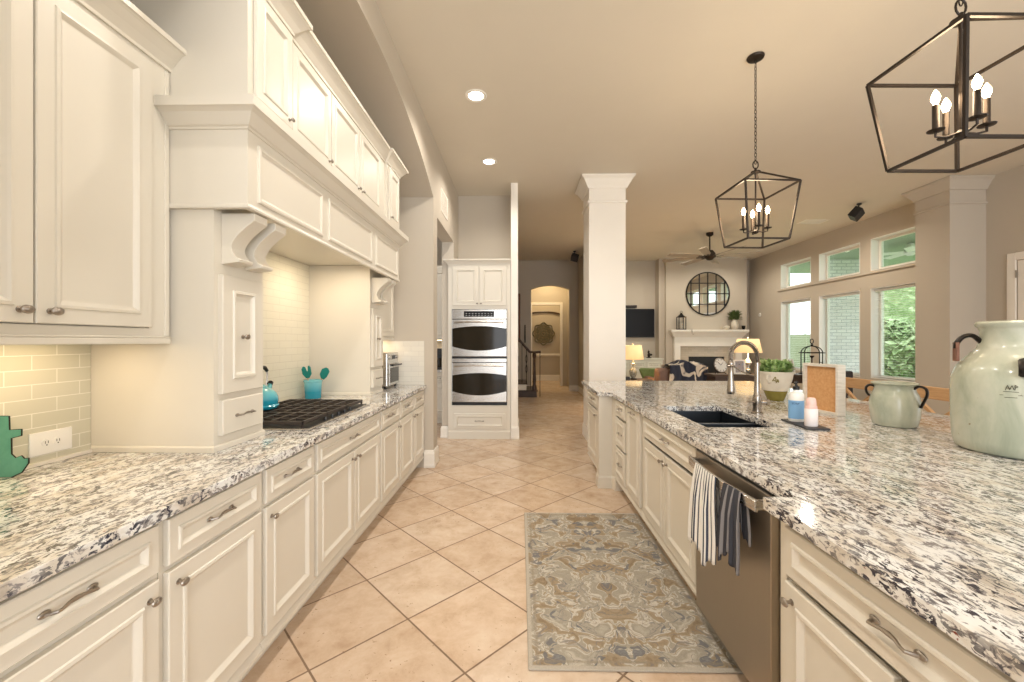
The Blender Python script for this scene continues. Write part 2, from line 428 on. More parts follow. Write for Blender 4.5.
def pillar(name, x0, x1, y0, y1, m, tag_k, closed=True, path=None):
    mb = MB().box(x0, x1, y0, y1, 0, CH); 
    path = path or [(x0, y0), (x0, y1), (x1, y1), (x1, y0)]
    mb.sweep(crown('', None, CH-0.002), path[::-1], closed)
    mb.sweep([(0, 3.30), (0.018, 3.30), (0.022, 3.315), (0.018, 3.33), (0, 3.33)], path[::-1], closed)
    return struct(mb.build(name, m))
pillar('wall_column', 0.95, 1.45, 5.70, 6.20, M_trim, 'a')
pillar('wall_pier', 5.965, 6.46, 5.85, 6.35, M_wall, 'b')

# baseboards
BB = [(0, 0), (0.016, 0), (0.020, 0.02), (0.016, 0.035), (0.016, 0.125), (0.011, 0.14), (0.008, 0.15), (0, 0.155)]
def baseboard(name, path, h=1.0, m=M_trim):
    return struct(MB().sweep([(o, z*h) for o, z in BB], path).build(name, m))
def bbk(name, path, h=1.0): return baseboard(name, path[::-1], h)
baseboard('baseboard_left', [(-1.06, 4.553), (XL, 4.553), (XL, 4.76), (-1.13, 4.76)], 1.25)
baseboard('baseboard_pantry', [(-1.13, 6.40), (-1.13, 5.95), (-1.04, 5.95)], 1.1)
baseboard('baseboard_oven', [(-0.13, 5.90), (-0.03, 5.90), (-0.03, 6.55)], 1.2)
baseboard('baseboard_column', [(0.95, 6.20), (0.95, 5.70), (1.0, 5.70)], 1.2)
baseboard('baseboard_hall', [(-1.2, 11.6), (0.31, 11.6)], 1.0)
baseboard('baseboard_hall_right', [(1.38, 11.6), (1.63, 11.6), (1.63, 9.6), (1.75, 9.6)], 1.0)
baseboard('baseboard_hall_end', [(0.22, 14.6), (1.48, 14.6)], 1.3)

# windows: jamb liner, sash frame, pane
k = 0
for a, b in win_y:
    for z0, z1, lower in ((0.72, 2.36, True), (2.68, 3.265, False)):
        k += 1
        w = struct(bpy.data.objects.new('window_%d' % k, None)); COL.objects.link(w)
        X0, X1 = XW-0.005, XW+0.22
        mb = MB(); t = 0.012
        mb.box(X0, X1, a-0.001, a+t, z0, z1); mb.box(X0, X1, b-t, b+0.001, z0, z1); mb.box(X0, X1, a+t, b-t, z1-t, z1+0.001); mb.box(X0, X1, a+t, b-t, z0-0.001, z0+t)
        mb.build('jamb_liner', M_white, w)
        mb = MB(); xa, xb = XW+0.13, XW+0.17; fw = 0.045
        mb.box(xa, xb, a+t, a+t+fw, z0+t, z1-t); mb.box(xa, xb, b-t-fw, b-t, z0+t, z1-t); mb.box(xa, xb, a+t+fw, b-t-fw, z1-t-fw, z1-t); mb.box(xa, xb, a+t+fw, b-t-fw, z0+t, z0+t+fw)
        mb.build('window_frame', M_trim, w, bevel=0.004)
        MB().box(XW+0.148, XW+0.152, a+t+fw, b-t-fw, z0+t+fw, z1-t-fw).build('window_pane', M_pane, w)
# long picture ledge under the transom windows
mb = MB(); mb.box(XW-0.035, XW, 6.37, 10.40, 2.625, 2.66); struct(mb.build('trim_4', M_wall, bevel=0.008))
for kk, (a, b) in enumerate(win_y):
    mb = MB(); mb.box(XW-0.012, XW, a-0.01, b+0.01, 2.36, 2.395); struct(mb.build('trim_%d' % (5+kk), M_wall, bevel=0.004))

# door at the far right
dr = struct(bpy.data.objects.new('door_1', None)); COL.objects.link(dr)
Fd = frame((6.459, 5.59, 0), (0, -1, 0), (0, 0, 1))  # local z -> -X
mb = MB(); prof = 0.10
mb.box(0, prof, 0, 2.55, 0, 0.025, Fd); mb.box(0.92, 1.02, 0, 2.55, 0, 0.025, Fd); mb.box(prof, 0.92, 2.45, 2.55, 0, 0.025, Fd)
mb.build('door_casing', M_trim, dr, bevel=0.006)
mb = MB().box(0.115, 0.905, 0.01, 2.44, 0.0, 0.012, Fd)
for (px0, px1, pz0, pz1) in ((0.22, 0.49, 0.25, 1.0), (0.54, 0.81, 0.25, 1.0), (0.22, 0.49, 1.15, 2.28), (0.54, 0.81, 1.15, 2.28)):
    F2 = frame((6.447, 5.59-px0, pz0), (0, -1, 0), (0, 0, 1))
    mb.rings(px1-px0, pz1-pz0, [(0, 0), (0, 0.006), (0.015, -0.001+0.004), (0.04, 0.004), (0.055, 0.008)], F2)
mb.build('door_panel', M_trim, dr)
mb = MB()
for hz in (0.25, 1.25, 2.22): mb.box(0.098, 0.112, hz, hz+0.1, 0.022, 0.030, Fd)
mb.build('hinge', M_nickel, dr)

# ------------------------------------------------------------------ outside
M_brick = bpy.data.materials.new('grey_brick'); M_brick.use_nodes = True
n = N(M_brick); b = n.new('ShaderNodeTexBrick')
tc = n.new('ShaderNodeTexCoord'); sp = n.new('ShaderNodeSeparateXYZ'); n.link(tc.outputs['Object'], sp.inputs[0]); cb = n.new('ShaderNodeCombineXYZ')
n.link(n.math('ADD', sp.outputs[0], sp.outputs[1]), cb.inputs[0]); n.link(sp.outputs[2], cb.inputs[1]); n.link(cb.outputs[0], b.inputs['Vector'])
b.inputs['Color1'].default_value = (0.74, 0.71, 0.69, 1); b.inputs['Color2'].default_value = (0.88, 0.85, 0.84, 1); b.inputs['Mortar'].default_value = (0.52, 0.52, 0.53, 1)
b.inputs['Scale'].default_value = 1; b.inputs['Brick Width'].default_value = 0.24; b.inputs['Row Height'].default_value = 0.085; b.inputs['Mortar Size'].default_value = 0.010
n.link(b.outputs['Color'], n.b.inputs['Base Color']); n.b.inputs['Roughness'].default_value = 0.9
M_grass = noisy('lawn_grass', [(0.3, (0.15, 0.30, 0.06)), (0.7, (0.33, 0.52, 0.14))], 8, 0.95)
M_conc = noisy('patio_concrete', [(0.3, (0.55, 0.54, 0.50)), (0.7, (0.66, 0.65, 0.62))], 5, 0.9)
M_leafy = noisy('bright_tree_leaves', [(0.3, (0.24, 0.36, 0.15)), (0.52, (0.46, 0.58, 0.30)), (0.72, (0.74, 0.80, 0.56))], 6, 0.8, coord='Object')
M_fence = wood('weathered_fence', (0.26, 0.28, 0.19), (0.38, 0.38, 0.27), 0.9)
M_porch = painted('porch_ceiling_paint', (0.36, 0.42, 0.33), 0.8)
struct(MB().box(6.75, 60, -10, 60, -0.25, -0.10).build('floor_lawn', M_grass))
struct(MB().box(6.75, 10.4, 5.0, 13.0, -0.10, -0.04).build('floor_patio', M_conc))
struct(MB().box(6.68, 10.4, 5.0, 13.0, 3.50, 3.60).build('ceiling_porch', M_porch))
tag(MB().box(7.95, 8.95, 10.8, 11.4, -0.04, 3.5).build('brick_pillar', M_brick), 'broad grey brick pier of the back patio seen through the middle window', 'pillar')
mb = MB()
for i in range(130):
    y = 8+i*0.15; mb.box(15.0, 15.03, y, y+0.142, -0.1, 1.75+0.02*math.sin(i*1.7))
mb.box(15.03, 15.08, 8, 27.4, 0.3, 0.4); mb.box(15.03, 15.08, 8, 27.4, 1.4, 1.5)
tag(mb.build('board_fence', M_fence), 'weathered green-grey board fence beyond the lawn behind the right-hand window', 'fence')
def tree(x, y, r, h, label, seed):
    rnd = random.Random(seed)
    t = thing('garden_tree', label, 'tree', (x, y, -0.1))
    mb = MB(); mb.tube([(0, 0, 0), (0.05, 0, h*0.4), (0, 0.05, h*0.75)], [0.16, 0.12, 0.05], 8); mb.build('trunk', M_dwood, t)
    mb = MB()
    for i in range(2600):
        a = rnd.uniform(0, 2*pi); e = math.acos(rnd.uniform(-0.9, 1)); q = r*rnd.uniform(0.72, 1.02)
        c = Vector((q*math.sin(e)*math.cos(a), q*math.sin(e)*math.sin(a), h*0.62+q*1.15*math.cos(e)))
        s1 = rnd.uniform(0.10, 0.2); u = Vector((rnd.uniform(-1, 1), rnd.uniform(-1, 1), rnd.uniform(-1, 1))).normalized(); w = u.orthogonal().normalized()
        mb.add([c-u*s1, c+w*s1*0.5, c+u*s1, c-w*s1*0.5], [(0, 1, 2, 3)])
    mb.ellip((0, 0, h*0.62), r*0.8, r*0.8, r*0.92, 14, 9)
    mb.build('foliage', M_leafy, t, recalc=False)
tree(18.2, 20.0, 2.9, 5.4, 'bright green tree overhanging the fence, filling the right-hand window', 1)
tree(13.5, 15.2, 1.0, 1.9, 'round green garden bush in front of the fence below the larger tree', 3)
tree(13.6, 17.7, 0.85, 1.6, 'smaller green garden bush in front of the fence, farther along it', 4)
# porch fan outside the right transom
pf = thing('porch_fan', 'white ceiling fan on the patio seen through the nearest transom window', 'ceiling fan', (8.35, 9.0, 3.5))
mb = MB(); mb.tube([(0, 0, 0), (0, 0, -0.18)], 0.02, 8); mb.lathe([(0.06, -0.02), (0.10, -0.16), (0.11, -0.22), (0.05, -0.27)], n=20); mb.build('motor', M_white, pf)
for i in range(5):
    a = 2*pi*i/5+0.1; mb = MB(); F = Matrix.Rotation(a, 4, 'Z') @ Matrix.Rotation(0.2, 4, 'X')
    mb.box(0.1, 0.72, -0.075, 0.075, -0.21, -0.20, F); mb.build('blade', M_white, pf, bevel=0.004)

# window blinds
def blind(a, b, label):
    t = thing('window_blind', label, 'blind', (XW+0.075, (a+b)/2, 0.74), group=None)
    w = (b-a)/2-0.02
    MB().box(-0.025, 0.025, -w, w, 1.56, 1.60).build('headrail', M_white, t, bevel=0.004)
    mb = MB(); z = 0.05
    while z < 1.55:
        F = Matrix.Translation((0, 0, z)) @ Matrix.Rotation(math.radians(1.5), 4, 'Y')
        mb.box(-0.019, 0.019, -w, w, -0.0008, 0.0008, F); z += 0.042
    mb.build('slats', M_white, t)
    MB().box(-0.024, 0.024, -w, w, 0.012, 0.028).build('bottom_rail', M_white, t)
    mb = MB()
    for yy in (-w*0.6, w*0.6): mb.tube([(-0.024, yy, 0.02), (-0.024, yy, 1.56)], 0.0015, 4)
    mb.build('ladder_cord', M_white, t)
blind(*win_y[0], 'white slatted blind on the tall right-hand living room window, green garden behind')
blind(*win_y[1], 'white slatted blind on the middle tall window, brick pier behind')
blind(*win_y[2], 'white slatted blind on the farthest tall window, left of the other two')

# ------------------------------------------------------------------ cabinet hardware and fronts
def vec(*a): return Vector(a)
DOORP = [(0, -0.019), (0, -0.003), (0.003, 0), (0.050, 0), (0.053, 0.005), (0.062, 0.006), (0.068, 0.001), (0.076, -0.007), (0.080, -0.008)]
DRAWP = [(0, -0.019), (0, -0.003), (0.003, 0), (0.033, 0), (0.036, 0.005), (0.043, 0.006), (0.048, 0.001), (0.055, -0.006), (0.058, -0.007)]
def front(name, o, r, w, h, prof, parent, off, m=None, label=None):
    """panelled front. o = lower left corner of the outer face seen from the room, r = direction to the right"""
    F = frame(o, r, (0, 0, 1))
    ob = MB().rings(w, h, prof, F).build(name, m or M_cab, parent, off)
    if label: ob['label'] = label
    return ob
def knob(c, nrm, parent, off, s=1.0, m=None):
    nv = Vector(nrm).normalized(); h = Vector((0, 0, 1)).cross(nv)
    F = frame(c, h, (0, 0, 1))
    mb = MB(); mb.lathe([(0.009, 0), (0.009, 0.002), (0.005, 0.004), (0.0045, 0.014), (0.006, 0.018)], n=12, M=F @ Matrix.Diagonal((s, s, s, 1)))
    mb.ellip((0, 0, 0.022*s), 0.0165*s, 0.012*s, 0.007*s, 16, 8, F)
    mb.ellip((0, 0, 0.027*s), 0.008*s, 0.006*s, 0.004*s, 12, 6, F)
    return mb.build('knob', m or M_pewter, parent, off)
def pull(c, nrm, L, parent, off, m=None):
    nv = Vector(nrm).normalized(); h = Vector((0, 0, 1)).cross(nv)
    F = frame(c, h, (0, 0, 1)); q = L/2
    mb = MB()
    pts = []; rs = []
    for t, out, r in ((-1, 0.004, 0.004), (-0.93, 0.012, 0.0045), (-0.80, 0.024, 0.004), (-0.62, 0.024, 0.0035), (-0.3, 0.019, 0.0045), (0, 0.018, 0.006), (0.3, 0.019, 0.0045), (0.62, 0.024, 0.0035), (0.80, 0.024, 0.004), (0.93, 0.012, 0.0045), (1, 0.004, 0.004)):
        pts.append((t*q*0.86, 0.006*math.cos(t*pi/2)-0.003, out)); rs.append(r)
    mb.tube(pts, rs, 8, F)
    for sgn in (-1, 1): mb.ellip((sgn*q*0.84, -0.002, 0.002), q*0.22, 0.0085, 0.005, 14, 8, F)
    return mb.build('pull_handle', m or M_pewter, parent, off)

NX = (1, 0, 0)
def left_cab(y0, y1, label, fronts, group='cream base cabinets along the left wall'):
    t = thing('base_cabinet', label, 'cabinet', (-1.48, (y0+y1)/2, 0)); off = t.location
    XF = -1.075; g = 0.0015
    mb = MB(); mb.box(XB+0.01, XF-0.018, y0+g, y1-g, 0.11, 0.878)
    mb.box(XF-0.018, XF, y0+g, y1-g, 0.835, 0.878); mb.box(XF-0.018, XF, y0+g, y1-g, 0.11, 0.17)
    mb.box(XF-0.018, XF, y0+g, y0+0.035, 0.17, 0.835); mb.box(XF-0.018, XF, y1-0.035, y1-g, 0.17, 0.835)
    mb.box(XF-0.018, XF, y0+0.035, y1-0.035, 0.69, 0.73)
    mb.sweep([(0, 0.112), (0.012, 0.112), (0.012, 0.128), (0.004, 0.145), (0, 0.150)], [(XF, y1-g), (XF, y0+g)][::-1])
    mb.build('body', M_cab, t, off)
    MB().box(XB+0.05, XF-0.07, y0+g, y1-g, 0, 0.11).build('toe_kick', M_cab, t, off)
    for kind, a, b, z0, z1, hw in fronts:
        f = front(kind, (XF+0.020, a, z0), (0, 1, 0), b-a, z1-z0, DOORP if kind == 'door' else DRAWP, t, off)
        if kind == 'drawer': pull((XF+0.013, (a+b)/2, (z0+z1)/2), NX, 0.125 if hw is None else hw, f, off)
        elif hw: knob((XF+0.020, a+0.034 if hw == 'l' else b-0.034, z1-0.045), NX, f, off)
    return t
DZ = (0.722, 0.862); OZ = (0.172, 0.702)
def dd(a, b, kn): return [('drawer', a, b, *DZ, None), ('door', a, b, *OZ, kn)]
left_cab(0.60, 1.205, 'cream base cabinet nearest the camera on the left, drawer over one door', dd(0.715, 1.19, 'r'))
left_cab(1.205, 1.685, 'cream base cabinet below the near edge of the panelled tower, second from the camera', dd(1.222, 1.668, 'l'))
left_cab(1.685, 2.115, 'narrow cream base cabinet just before the wide cooktop cabinet', dd(1.70, 2.10, 'l'))
left_cab(2.115, 3.12, 'wide cream cabinet under the cooktop, one long drawer over two doors', [('drawer', 2.135, 3.10, *DZ, None), ('door', 2.135, 2.612, *OZ, 'r'), ('door', 2.622, 3.10, *OZ, 'l')])
left_cab(3.12, 3.62, 'cream base cabinet right after the cooktop cabinet, drawer over door', dd(3.137, 3.60, 'r'))
left_cab(3.62, 4.09, 'cream base cabinet below the toaster oven, second from the far end', dd(3.637, 4.075, 'r'))
left_cab(4.09, 4.55, 'cream base cabinet at the far end of the left run against the wall', dd(4.107, 4.53, 'l'))

# ------------------------------------------------------------------ countertops
def slab(name, outline, hole, z0, z1, m, label, jit=0.003):
    rnd = random.Random(3)
    pts = []; 
    for i, p in enumerate(outline):
        a = Vector(p); b = Vector(outline[(i+1) % len(outline)]); d = b-a; nn = max(1, int(d.length/0.045)); nv = Vector((d.y, -d.x)).normalized()
        for k in range(nn): 
            q = a+d*k/nn
            if k: q = q+nv*rnd.uniform(-jit, jit)
            pts.append(q)
    n0 = len(pts); edges = [(i, (i+1) % n0) for i in range(n0)]
    if hole:
        hs = len(pts); pts += [Vector(p) for p in hole]; edges += [(hs+i, hs+(i+1) % len(hole)) for i in range(len(hole))]
    vo, eo, fo, *_ = delaunay_2d_cdt([Vector(p) for p in pts], edges, [], 0, 1e-6)
    def inside(c, poly):
        r = False
        for i in range(len(poly)):
            x1, y1 = poly[i]; x2, y2 = poly[i-1]
            if (y1 > c[1]) != (y2 > c[1]) and c[0] < (x2-x1)*(c[1]-y1)/(y2-y1)+x1: r = not r
        return r
    tri = []
    for f in fo:
        c = sum((vo[i] for i in f), Vector((0, 0)))/len(f)
        if inside(c, [tuple(p) for p in pts[:n0]]) and not (hole and inside(c, hole)): tri.append(tuple(f))
    nv = len(vo)
    V = [(p.x, p.y, z0) for p in vo]+[(p.x, p.y, z1) for p in vo]
    Fs = [tuple(reversed(f)) for f in tri]+[tuple(nv+i for i in f) for f in tri]
    cnt = {}
    for f in tri:
        for i in range(len(f)):
            e = (f[i], f[(i+1) % len(f)]); cnt[e] = 1
    for (a, b) in cnt:
        if (b, a) not in cnt: Fs.append((a, b, nv+b, nv+a))
    o = MB().add(V, Fs).build(name, m, bevel=0.011, seg=3)
    return o
ZC = 0.915
tag(slab('granite_countertop', [(XB, 0.56), (-1.035, 0.56), (-1.035, 4.548), (XB, 4.548)], None, 0.879, ZC, M_granite, ''), 'speckled granite worktop running along the left wall under the cooktop', 'countertop')
SINK = [(1.05, 2.345), (1.49, 2.345), (1.49, 3.10), (1.05, 3.10)]
tag(slab('granite_countertop', [(0.755, -0.4), (2.79, -0.4), (2.79, 5.06), (0.75, 5.06), (0.735, 3.92), (0.80, 3.915), (0.862, 3.87), (0.862, 1.30), (0.755, 1.30)][::1], SINK, 0.879, ZC, M_granite, ''), 'large speckled granite island top with an undermount sink, jars and easel on it', 'countertop')

# ------------------------------------------------------------------ island cabinets
NXm = (-1, 0, 0)
def isl_cab(y0, y1, XF, label, fronts, xback=1.60, body_hole=None, top=0.878):
    t = thing('island_cabinet', label, 'cabinet', ((XF+xback)/2, (y0+y1)/2, 0)); off = t.location; g = 0.0015
    mb = MB()
    mb.box(XF+0.018, xback, y0+g, y1-g, 0.11, top)
    mb.box(XF, XF+0.018, y0+g, y1-g, 0.835, 0.878); mb.box(XF, XF+0.018, y0+g, y1-g, 0.11, 0.17)
    mb.box(XF, XF+0.018, y0+g, y0+0.03, 0.17, 0.835); mb.box(XF, XF+0.018, y1-0.03, y1-g, 0.17, 0.835)
    mb.sweep([(0, 0.112), (0.012, 0.112), (0.012, 0.128), (0.004, 0.145), (0, 0.150)], [(XF, y1-g), (XF, y0+g)])
    mb.build('body', M_cab, t, off)
    MB().box(XF+0.07, xback, y0+g, y1-g, 0, 0.11).build('toe_kick', M_cab, t, off)
    for kind, a, b, z0, z1, hw in fronts:
        f = front(kind, (XF-0.020, b, z0), (0, -1, 0), b-a, z1-z0, DOORP if (kind == 'door' and z1-z0 > 0.3) else DRAWP, t, off)
        if hw is None: continue
        if kind == 'drawer' or hw == 'p': pull((XF-(0.013 if kind == 'drawer' else 0.020), (a+b)/2, (z0+z1)/2 if kind == 'drawer' else z1-0.028), NXm, 0.125 if (b-a) > 0.3 else 0.10, f, off)
        else: knob((XF-0.020, b-0.034 if hw == 'far' else a+0.034, z1-0.045), NXm, f, off)
    return t
isl_cab(-0.40, 1.285, 0.80, 'cream island cabinet nearest the camera, long drawer over a door, right foreground',
        [('drawer', 0.52, 1.235, 0.715, 0.855, 'p'), ('door', 0.88, 1.235, 0.172, 0.695, 'far'), ('door', 0.52, 0.87, 0.172, 0.695, 'near')])
isl_cab(1.29, 1.435, 0.90, 'narrow cream filler cabinet between the dishwasher and the near island step', [], 1.60)
isl_cab(2.065, 3.03, 0.90, 'wide cream sink cabinet beside the dishwasher, drawer front over two doors',
        [('drawer', 2.09, 2.975, 0.722, 0.862, 'p'), ('door', 2.09, 2.527, *OZ, 'far'), ('door', 2.537, 2.975, *OZ, 'near')], 1.60, top=0.62)
isl_cab(3.03, 3.47, 0.90, 'tall narrow cream pull-out cabinet with a handle on its top rail, beyond the sink cabinet', [('door', 3.06, 3.44, 0.172, 0.862, 'p')], 1.02)
isl_cab(3.47, 3.87, 0.90, 'narrow cream stack of three drawers beside the square pilaster', [('drawer', 3.50, 3.84, 0.722, 0.862, 'p'), ('drawer', 3.50, 3.84, 0.455, 0.70, 'p'), ('drawer', 3.50, 3.84, 0.172, 0.435, 'p')])
isl_cab(4.06, 4.74, 0.785, 'cream end cabinet of the island behind the pilaster, small drawer over a door', [('drawer', 4.12, 4.70, 0.722, 0.862, 'p'), ('door', 4.12, 4.70, *OZ, 'near')])
# pilaster
pp = thing('island_pilaster', 'square cream pilaster jutting out between the drawer stack and end cabinet', 'pilaster', (0.82, 3.97, 0)); off = pp.location
mb = MB(); mb.prism([(0.750, 3.945), (0.875, 3.945), (0.898, 3.875), (1.0, 3.875), (1.0, 4.055), (0.750, 4.055)], Matrix.Identity(4), 0.0, 0.878); mb.build('shaft', M_cab, pp, off)
mb = MB(); mb.sweep([(0, 0), (0.008, 0), (0.008, 0.10), (0.004, 0.115), (0, 0.118)], [(0.75, 4.055), (0.75, 3.945), (0.875, 3.945), (0.899, 3.872)]); mb.build('base_moulding', M_cab, pp, off)
isb = MB().box(1.605, 2.48, -0.30, 4.74, 0, 0.878).build('rear_cabinet', M_cab, bevel=0.004)
tag(isb, 'plain cream rear half of the island base under the overhang, facing the stools', 'cabinet')

# dishwasher
dw = thing('dishwasher', 'stainless steel dishwasher with a curved towel-bar handle in the island', 'dishwasher', (1.2, 1.75, 0)); off = dw.location
MB().box(0.905, 1.55, 1.445, 2.055, 0.10, 0.872).build('tub', M_blackp, dw, off)
dd_ = MB().box(0.868, 0.903, 1.445, 2.055, 0.105, 0.862).build('door', M_steel_dw, dw, off, bevel=0.004)
MB().box(0.872, 0.903, 1.445, 2.055, 0.8635, 0.876).build('control_panel', M_blackp, dd_, off)
mb = MB(); m_ = 14; vs = []; fs = []
for i in range(m_+1):
    s = i/m_; y = 1.425+0.60*s if False else 1.465+0.57*s; out = 0.045+0.020*math.sin(pi*s); x = 0.868-out
    vs += [(x, y, 0.800), (x, y, 0.838), (x+0.012, y, 0.842), (x+0.012, y, 0.796)]
for i in range(m_):
    for kk in range(4): fs.append((4*i+kk, 4*i+(kk+1) % 4, 4*i+4+(kk+1) % 4, 4*i+4+kk))
fs += [(0, 1, 2, 3), tuple(4*m_+q for q in (3, 2, 1, 0))]
mb.add(vs, fs)
mb.box(0.830, 0.868, 1.470, 1.492, 0.803, 0.836); mb.box(0.830, 0.868, 2.008, 2.030, 0.803, 0.836)
mb.build('handle', M_steel, dd_, off, bevel=0.002)
MB().box(0.95, 1.5, 1.45, 2.05, 0, 0.10).build('toe_kick', M_blackp, dw, off)

# towels
def towel_mat(name, a, b, freq, duty, soft=0.02):
    m = mat(name, a, 0.95); n = N(m); tc = n.new('ShaderNodeTexCoord'); sp = n.new('ShaderNodeSeparateXYZ'); n.link(tc.outputs['UV'], sp.inputs[0])
    f = n.math('FRACT', n.math('MULTIPLY', sp.outputs[0], freq))
    s = n.ramp(f, [(0, b), (duty, b), (duty+soft, a), (1, a)]); n.link(s, n.b.inputs['Base Color'])
    n.bump(n.noise(n.coord('Object'), 300, 2), 0.3, 0.002)
    return m
def towel(y0, y1, zb_front, zb_back, m, label, seed, skew=0.0):
    rnd = random.Random(seed); nu, top = 46, 0.843
    def hx(y):
        s = min(1, max(0, (y-1.465)/0.57)); return 0.868-0.045-0.020*math.sin(pi*s)
    path = []
    nt = 20
    for j in range(nt+1): path.append((-1, j/nt))     # front, bottom->top
    for j in range(1, nt+1): path.append((1, 1-j/nt))
    vs = []; fs = []; uv = []; ph = [rnd.uniform(0, 6) for _ in range(4)]
    for i in range(nu+1):
        u = i/nu
        for side, t in path:
            zb = zb_front if side < 0 else zb_back
            zb2 = zb+0.025*math.sin(u*9+ph[0])+0.012*math.sin(u*23+ph[1])
            drop = 1-t
            y = y0+(y1-y0)*(0.5+(u-0.5)*(0.74+0.26*min(1, drop*1.3)))+skew*drop
            pl = (0.010*math.sin(u*pi*7+ph[2])+0.006*math.sin(u*pi*12+ph[3]))*min(1, drop*2.5)
            x = hx(y)
            z = zb2+(top-zb2)*t
            if side < 0: xx = x-0.005-0.004*min(1, drop*6)-0.010*drop-abs(pl)*1.0
            else: xx = x+0.017+abs(pl)*0.25
            vs.append((xx, y, z)); 
    m2 = len(path)
    for i in range(nu):
        for j in range(m2-1): fs.append((i*m2+j, i*m2+j+1, (i+1)*m2+j+1, (i+1)*m2+j))
    mb = MB().add(vs, fs, True); o = mb.build('dish_towel', m, recalc=False)
    uvl = o.data.uv_layers.new(name='UVMap')
    for lp in o.data.loops: uvl.data[lp.index].uv = (lp.vertex_index//m2/nu, (lp.vertex_index % m2)/m2)
    sd = o.modifiers.new('thick', 'SOLIDIFY'); sd.thickness = 0.0035; sd.offset = 0
    return tag(o, label, 'towel')
towel(1.665, 1.945, 0.485, 0.60, towel_mat('white_striped_cloth', (0.86, 0.85, 0.83), (0.055, 0.065, 0.10), 9, 0.22), 'white dish towel with narrow navy stripes hung on the dishwasher handle', 3, 0.0)
towel(1.515, 1.66, 0.575, 0.68, towel_mat('charcoal_striped_cloth', (0.050, 0.052, 0.065), (0.26, 0.25, 0.26), 3, 0.20), 'charcoal dish towel with grey stripes hung beside the white striped one', 5, 0.0)

# sink
sk = thing('kitchen_sink', 'dark stainless double-bowl undermount sink set in the granite island', 'sink', (1.24, 2.655, 0.66)); off = sk.location
mb = MB()
def bowl(mb, x0, x1, y0, y1, z0, z1, t=0.008):
    mb.box(x0-t, x0, y0-t, y1+t, z0, z1); mb.box(x1, x1+t, y0-t, y1+t, z0, z1); mb.box(x0, x1, y0-t, y0, z0, z1); mb.box(x0, x1, y1, y1+t, z0, z1); mb.box(x0-t, x1+t, y0-t, y1+t, z0-t, z0)
bowl(mb, 1.045, 1.495, 2.66, 3.105, 0.67, 0.878); mb.build('large_bowl', M_sink, sk, off, bevel=0.003)
mb = MB(); bowl(mb, 1.045, 1.495, 2.34, 2.635, 0.72, 0.877, 0.007); mb.build('small_bowl', M_sink, sk, off, bevel=0.003)
mb = MB(); mb.lathe([(0.0001, 0.672), (0.03, 0.672), (0.042, 0.676), (0.045, 0.672)], (1.24, 2.78, 0), 20); mb.build('drain', M_nickel, sk, off)

# faucet
FX, FY = 1.588, 2.80
fc = thing('kitchen_faucet', 'tall brushed nickel spring faucet arching over the island sink', 'faucet', (FX, FY, ZC)); 
mb = MB(); mb.lathe([(0.036, 0), (0.036, 0.008), (0.028, 0.014), (0.026, 0.05), (0.028, 0.055), (0.026, 0.11), (0.024, 0.12), (0.019, 0.13), (0.0165, 0.20), (0.015, 0.34)], n=20); mb.build('body', M_fauc, fc)
pts = []
R = 0.087
for k in range(40):
    if k < 8: pts.append(Vector((0, 0, 0.34+k*0.006)))
    else:
        a = (k-8)/31*pi*1.0; pts.append(Vector((-R+R*math.cos(a), 0, 0.385+R*math.sin(a)*1.02)))
pts2 = [Vector((-2*R, 0, 0.385-0.012*j)) for j in range(1, 5)]
mb = MB(); mb.tube(pts+pts2, 0.0065, 8); mb.build('hose', M_blackp, fc)
# spring coil
full = pts+pts2; coil = []
turns = 44; nseg = turns*10
cum = [0]
for i in range(1, len(full)): cum.append(cum[-1]+(full[i]-full[i-1]).length)
for s in range(nseg+1):
    d = cum[-1]*s/nseg; j = 0
    while j < len(cum)-2 and cum[j+1] < d: j += 1
    f = (d-cum[j])/(cum[j+1]-cum[j]); p = full[j].lerp(full[j+1], f); t = (full[j+1]-full[j]).normalized()
    a = Vector((0, 1, 0)); b_ = t.cross(a).normalized(); q = 2*pi*turns*s/nseg
    coil.append(p+(a*math.cos(q)+b_*math.sin(q))*0.0135)
mb = MB(); mb.tube(coil, 0.0026, 5); mb.build('spring', M_fauc, fc)
hx_ = -2*R
mb = MB(); mb.lathe([(0.016, 0.345), (0.019, 0.34), (0.019, 0.325), (0.014, 0.315), (0.0145, 0.27), (0.020, 0.20), (0.0235, 0.155), (0.0235, 0.135), (0.020, 0.13)], (hx_, 0, 0), 18); mb.build('spray_head', M_fauc, fc)
mb = MB(); mb.tube([(0, 0, 0.245), (-0.09, 0, 0.275), (hx_+0.018, 0, 0.315)], 0.005, 8); mb.tube([(hx_+0.024*math.cos(2*pi*k/16), 0.024*math.sin(2*pi*k/16), 0.318) for k in range(16)], 0.005, 6, closed=True); mb.build('holder_arm', M_fauc, fc)
mb = MB(); mb.tube([(0.02, 0, 0.075), (0.055, -0.01, 0.075)], 0.017, 14); mb.lathe([(0.017, 0), (0.021, 0.004), (0.021, 0.02), (0.015, 0.026)], n=16, M=Matrix.Translation((0.05, -0.01, 0.075)) @ Matrix.Rotation(pi/2, 4, 'Y')); mb.tube([(-0.02, -0.01, 0.078), (-0.075, -0.015, 0.082)], [0.006, 0.004], 8); mb.build('lever', M_fauc, fc)

